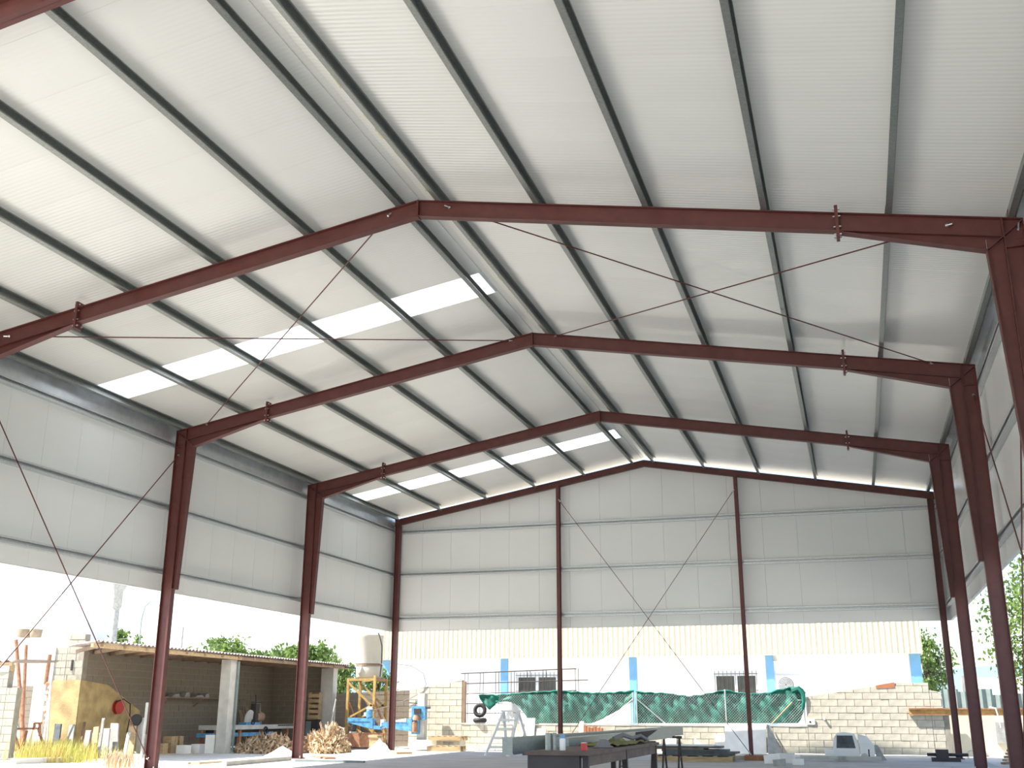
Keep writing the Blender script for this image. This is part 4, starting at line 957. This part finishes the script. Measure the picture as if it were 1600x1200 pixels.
tree((-15.6, 11, 0), (2.4, .8, .8, 1.2), 2200, .08, 'slim green tree between the shed and the water tower', seed=6)
tree((-12.6, 8, 0), (2.25, .9, .8, .8), 1600, .07, 'green shrub tree behind the yellow water tower', seed=7)
# far white house with roof tanks
fh = thing('white_house', 'plain white far building behind the pale block pier', 'building')
MB().box((-75, 46, 0), (-57.2, 49, 10.0)).build('wall', 'whitewall', fh)
MB().box((-72, 40, 0), (-59.5, 45, 7.0)).build('wing', 'whitewall', fh)
for i, (u0, u1) in enumerate(((10, 30), (31, 47))):
    a, b = at(u0, 996, y=40), at(u1, 996, y=40); r = (b.x-a.x)/2; zt = at(u0, 982, y=40).z
    o = MB().lathe([(r*.8, 7.0), (r*.86, 7.02), (r, zt-.05), (r*.97, zt)], ((a.x+b.x)/2, 41.2, 0), 20).build('roof_tank', 'fartank', None, True)
    tag(o, ['broad beige tank on the white far building', 'narrower beige tank on the white far building'][i], 'tank')
tw = thing('concrete_water_tower', 'round concrete tower with flared head above the shed roof', 'tower')
MB().lathe([(.30, 0), (.28, 7), (.26, 9.6)], (-53.6, 45, 0), 16).build('shaft', 'stone', tw, True)
MB().lathe([(.28, 9.5), (.40, 9.7), (.42, 11.0), (.7, 11.5), (.75, 12.2)], (-53.6, 45, 0), 16).build('head', 'stone', tw, True)
sl_ = thing('street_lamp', 'street lamp with curved arm behind the shed', 'street lamp')
MB().tube([(-51.0, 45, 0), (-51.0, 45, 8.6), (-50.8, 45, 9.6), (-50.3, 45, 10.05), (-49.9, 45, 10.05)], .05, 6).build('pole', 'greenpanel', sl_, True); MB().prism([(-50.0, 10.1), (-49.3, 9.75), (-49.35, 9.6), (-50.0, 9.95)], 'y', 44.9, 45.1).build('lamp_head', 'stone', sl_)
up_ = thing('utility_pole', 'thin utility pole behind the shed roof', 'pole')
MB().tube([(-46.9, 45, 0), (-46.9, 45, 7.9)], .07, 6).build('pole', 'stone', up_); MB().bar((-47.3, 45, 7.6), (-46.5, 45, 7.6), .05).build('crossarm', 'stone', up_)
tag(MB().tube([(-62, 45, 6.6), (-54, 45, 6.9), (-46.9, 45, 7.6), (-38, 45, 7.0), (-25, 45, 6.9), (-14, 45, 7.2)], .018, 4).build('overhead_wire', 'stone'), 'thin overhead wire on the utility pole behind the shed', 'wire')
up2 = thing('utility_pole', 'thin pole beyond the sheet fence near the gable corner', 'pole')
a = at(1475, 1085, y=30); b = at(1468, 960, y=30)
MB().tube([(a.x, 30, 0), (a.x, 30, b.z+1.2)], .07, 6, .05).build('pole', 'alu', up2)
MB().bar((a.x-.4, 30, b.z+.9), (a.x+.4, 30, b.z+.9), .05).build('crossarm', 'alu', up2)
p1, p2 = at(1436, 984, y=30), at(1600, 960, y=30)
tag(MB().tube([(p1.x-12, 30, p1.z-1.2), p1, p2, (p2.x+14, 30, p2.z+.9)], .02, 4).build('overhead_wire', 'stone'), 'thin overhead wire beyond the warehouse corner', 'wire')
# distant hills
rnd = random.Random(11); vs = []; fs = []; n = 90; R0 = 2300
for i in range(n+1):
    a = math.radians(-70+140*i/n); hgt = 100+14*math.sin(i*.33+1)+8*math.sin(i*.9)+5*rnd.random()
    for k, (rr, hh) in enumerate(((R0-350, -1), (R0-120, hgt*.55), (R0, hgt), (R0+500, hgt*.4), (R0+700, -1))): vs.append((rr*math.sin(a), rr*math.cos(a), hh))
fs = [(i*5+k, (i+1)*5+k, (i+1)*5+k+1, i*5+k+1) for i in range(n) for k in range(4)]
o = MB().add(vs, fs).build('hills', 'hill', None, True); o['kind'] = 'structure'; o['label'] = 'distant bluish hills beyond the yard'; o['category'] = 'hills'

# ================================================================== work table inside the hall
tb = thing('work_table', 'long steel work table with dark top inside the hall', 'table')
TX0, TX1, TY0, TY1, TZ = 2.66, 3.32, -22.3, -18.2, .80
MB().box((TX0, TY0, TZ-.035), (TX1, TY1, TZ)).build('table_top', 'darkwood', tb)
MB().box((TX0+.02, TY0+.03, .18), (TX1-.1, TY0+.06, TZ-.035)).build('front_panel', 'iron', tb)
for x in (TX0+.05, TX1-.05):
    for yy in (TY0+.1, (TY0+TY1)/2, TY1-.1): MB().box((x-.03, yy-.03, 0), (x+.03, yy+.03, TZ-.035)).build('leg', 'iron', tb)
for x in (TX0+.05, TX1-.05): MB().box((x-.02, TY0+.1, .66), (x+.02, TY1-.1, TZ-.035)).build('apron', 'darkwood', tb)
MB().box((TX0+.05, TY0+.2, .30), (TX1-.05, TY1-.2, .33)).build('lower_shelf', 'iron', tb)
o = MB().lathe([(.035, TZ), (.036, TZ+.17)], (2.80, -21.9, 0), 16).build('steel_cylinder', 'galv', None, True); tag(o, 'short grey steel cylinder standing at the corner of the work table', 'cylinder')
o = MB().lathe([(.022, TZ), (.023, TZ+.175)], (2.865, -21.9, 0), 14).build('steel_cylinder', 'galv', None, True); tag(o, 'slim grey steel tube standing between cylinder and bottle on the table', 'tube')
bo = thing('spray_bottle', 'pale bottle with blue cap on the work table', 'bottle')
MB().lathe([(.03, 0), (.032, .01), (.032, .11), (.026, .12)], (2.95, -21.9, TZ), 14).build('body', 'marble', bo, True); MB().lathe([(.028, .12), (.028, .155)], (2.95, -21.9, TZ), 14).build('cap', 'blue', bo)
o = thing('red_can', 'small red can on the work table', 'can')
MB().lathe([(.034, 0), (.034, .075)], (3.18, -21.9, TZ), 14).build('body', 'redpaint', o, True); MB().lathe([(.03, .075), (.03, .08)], (3.18, -21.9, TZ), 14).build('lid', 'marble', o)
o = MB().lathe([(.11, 0), (.12, .008), (.075, .03), (.065, .07), (.035, .09)], (3.16, -20.9, TZ), 16).build('felt_cap', 'cloth', None, True); tag(o, 'grey felt cap lying on the work table', 'cap')
vs = []; rnd = random.Random(3)
for i in range(15):
    for j in range(15): vs.append((2.80+.46*i/14, -20.6+1.9*j/14, TZ+.012+.035*abs(math.sin(i*.9+j*.5)*math.cos(j*.7-i*.3))+(.05 if 6 < j < 11 and 4 < i < 9 else 0)*rnd.random()))
o = MB().add(vs, [(i*15+j, (i+1)*15+j, (i+1)*15+j+1, i*15+j+1) for i in range(14) for j in range(14)]).build('olive_cloth', 'olive', None, True); tag(o, 'crumpled olive cloth spread on the work table', 'cloth')
o.modifiers.new('thickness', 'SOLIDIFY').thickness = .006
o = MB().tube([(2.85, -18.9, TZ+.05), (2.95, -18.8, TZ+.10), (3.05, -18.7, TZ+.06), (3.15, -18.6, TZ+.09), (3.25, -18.6, TZ+.03)], .035, 7, .02).build('dark_rag', 'cloth', None, True); tag(o, 'twisted dark rag at the far end of the work table', 'rag')
bm = thing('steel_box_beam', 'long grey steel box beam laid on trestles beside the work table', 'beam')
MB().box((2.13, -21.4, .74), (2.25, -9.0, .90)).build('web', 'galv', bm)
MB().box((2.12, -21.4, .90), (2.26, -9.0, .91)).build('flange', 'galv', bm); MB().box((2.12, -21.4, .73), (2.26, -9.0, .74)).build('flange', 'galv', bm)
o = thing('steel_box_beam', 'shorter grey steel beam lying on trestles between long beam and table', 'beam')
MB().box((2.42, -20.2, .74), (2.58, -12.5, .88)).build('web', 'galv', o); MB().box((2.40, -20.2, .88), (2.60, -12.5, .888)).build('flange', 'galv', o)
for i, yy in enumerate((-20.6, -14.5, -10.2)):
    if i == 2: xx0, xx1 = 1.98, 2.40
    else: xx0, xx1 = 1.98, 2.62
    tr_ = thing('trestle', ['steel trestle under the near end of the long beam', 'steel trestle under the middle of the long beam', 'steel trestle under the far end of the long beam'][i], 'trestle')
    yq = yy if i else -20.1
    MB().box((xx0, yq-.03, .68), (xx1, yq+.03, .728)).build('top_bar', 'iron', tr_)
    if i == 0:
        for dy in (-.16, .16):
            for s in (-1, 1): MB().bar((2.27, yq+dy, .70), (2.27+s*.30, yq+dy, 0), .035).build('leg', 'iron', tr_)
            MB().bar((2.13, yq+dy, .33), (2.41, yq+dy, .33), .025).build('stretcher', 'iron', tr_)
        MB().box((2.24, yq-.2, .665), (2.30, yq+.2, .70)).build('ridge_bar', 'iron', tr_)
        continue
    for x in (xx0+.05, xx1-.05):
        for s in (-1, 1): MB().bar((x, yq, .69), (x, yq+s*.28, 0), .035).build('leg', 'iron', tr_)
        MB().bar((x, yq-.15, .32), (x, yq+.15, .32), .025).build('stretcher', 'iron', tr_)

q_ = [at(u, v, y=-18.45) for u, v in ((994, 1144), (1027, 1140), (1012, 1151), (1009, 1160), (994, 1160))]
zz = min(p.z for p in q_)-TZ
o = MB().prism([(p.x, p.z-zz) for p in q_], 'y', -18.5, -18.40).build('anvil', 'iron'); tag(o, 'grey iron anvil with pointed horn at the far end of the work table', 'anvil')
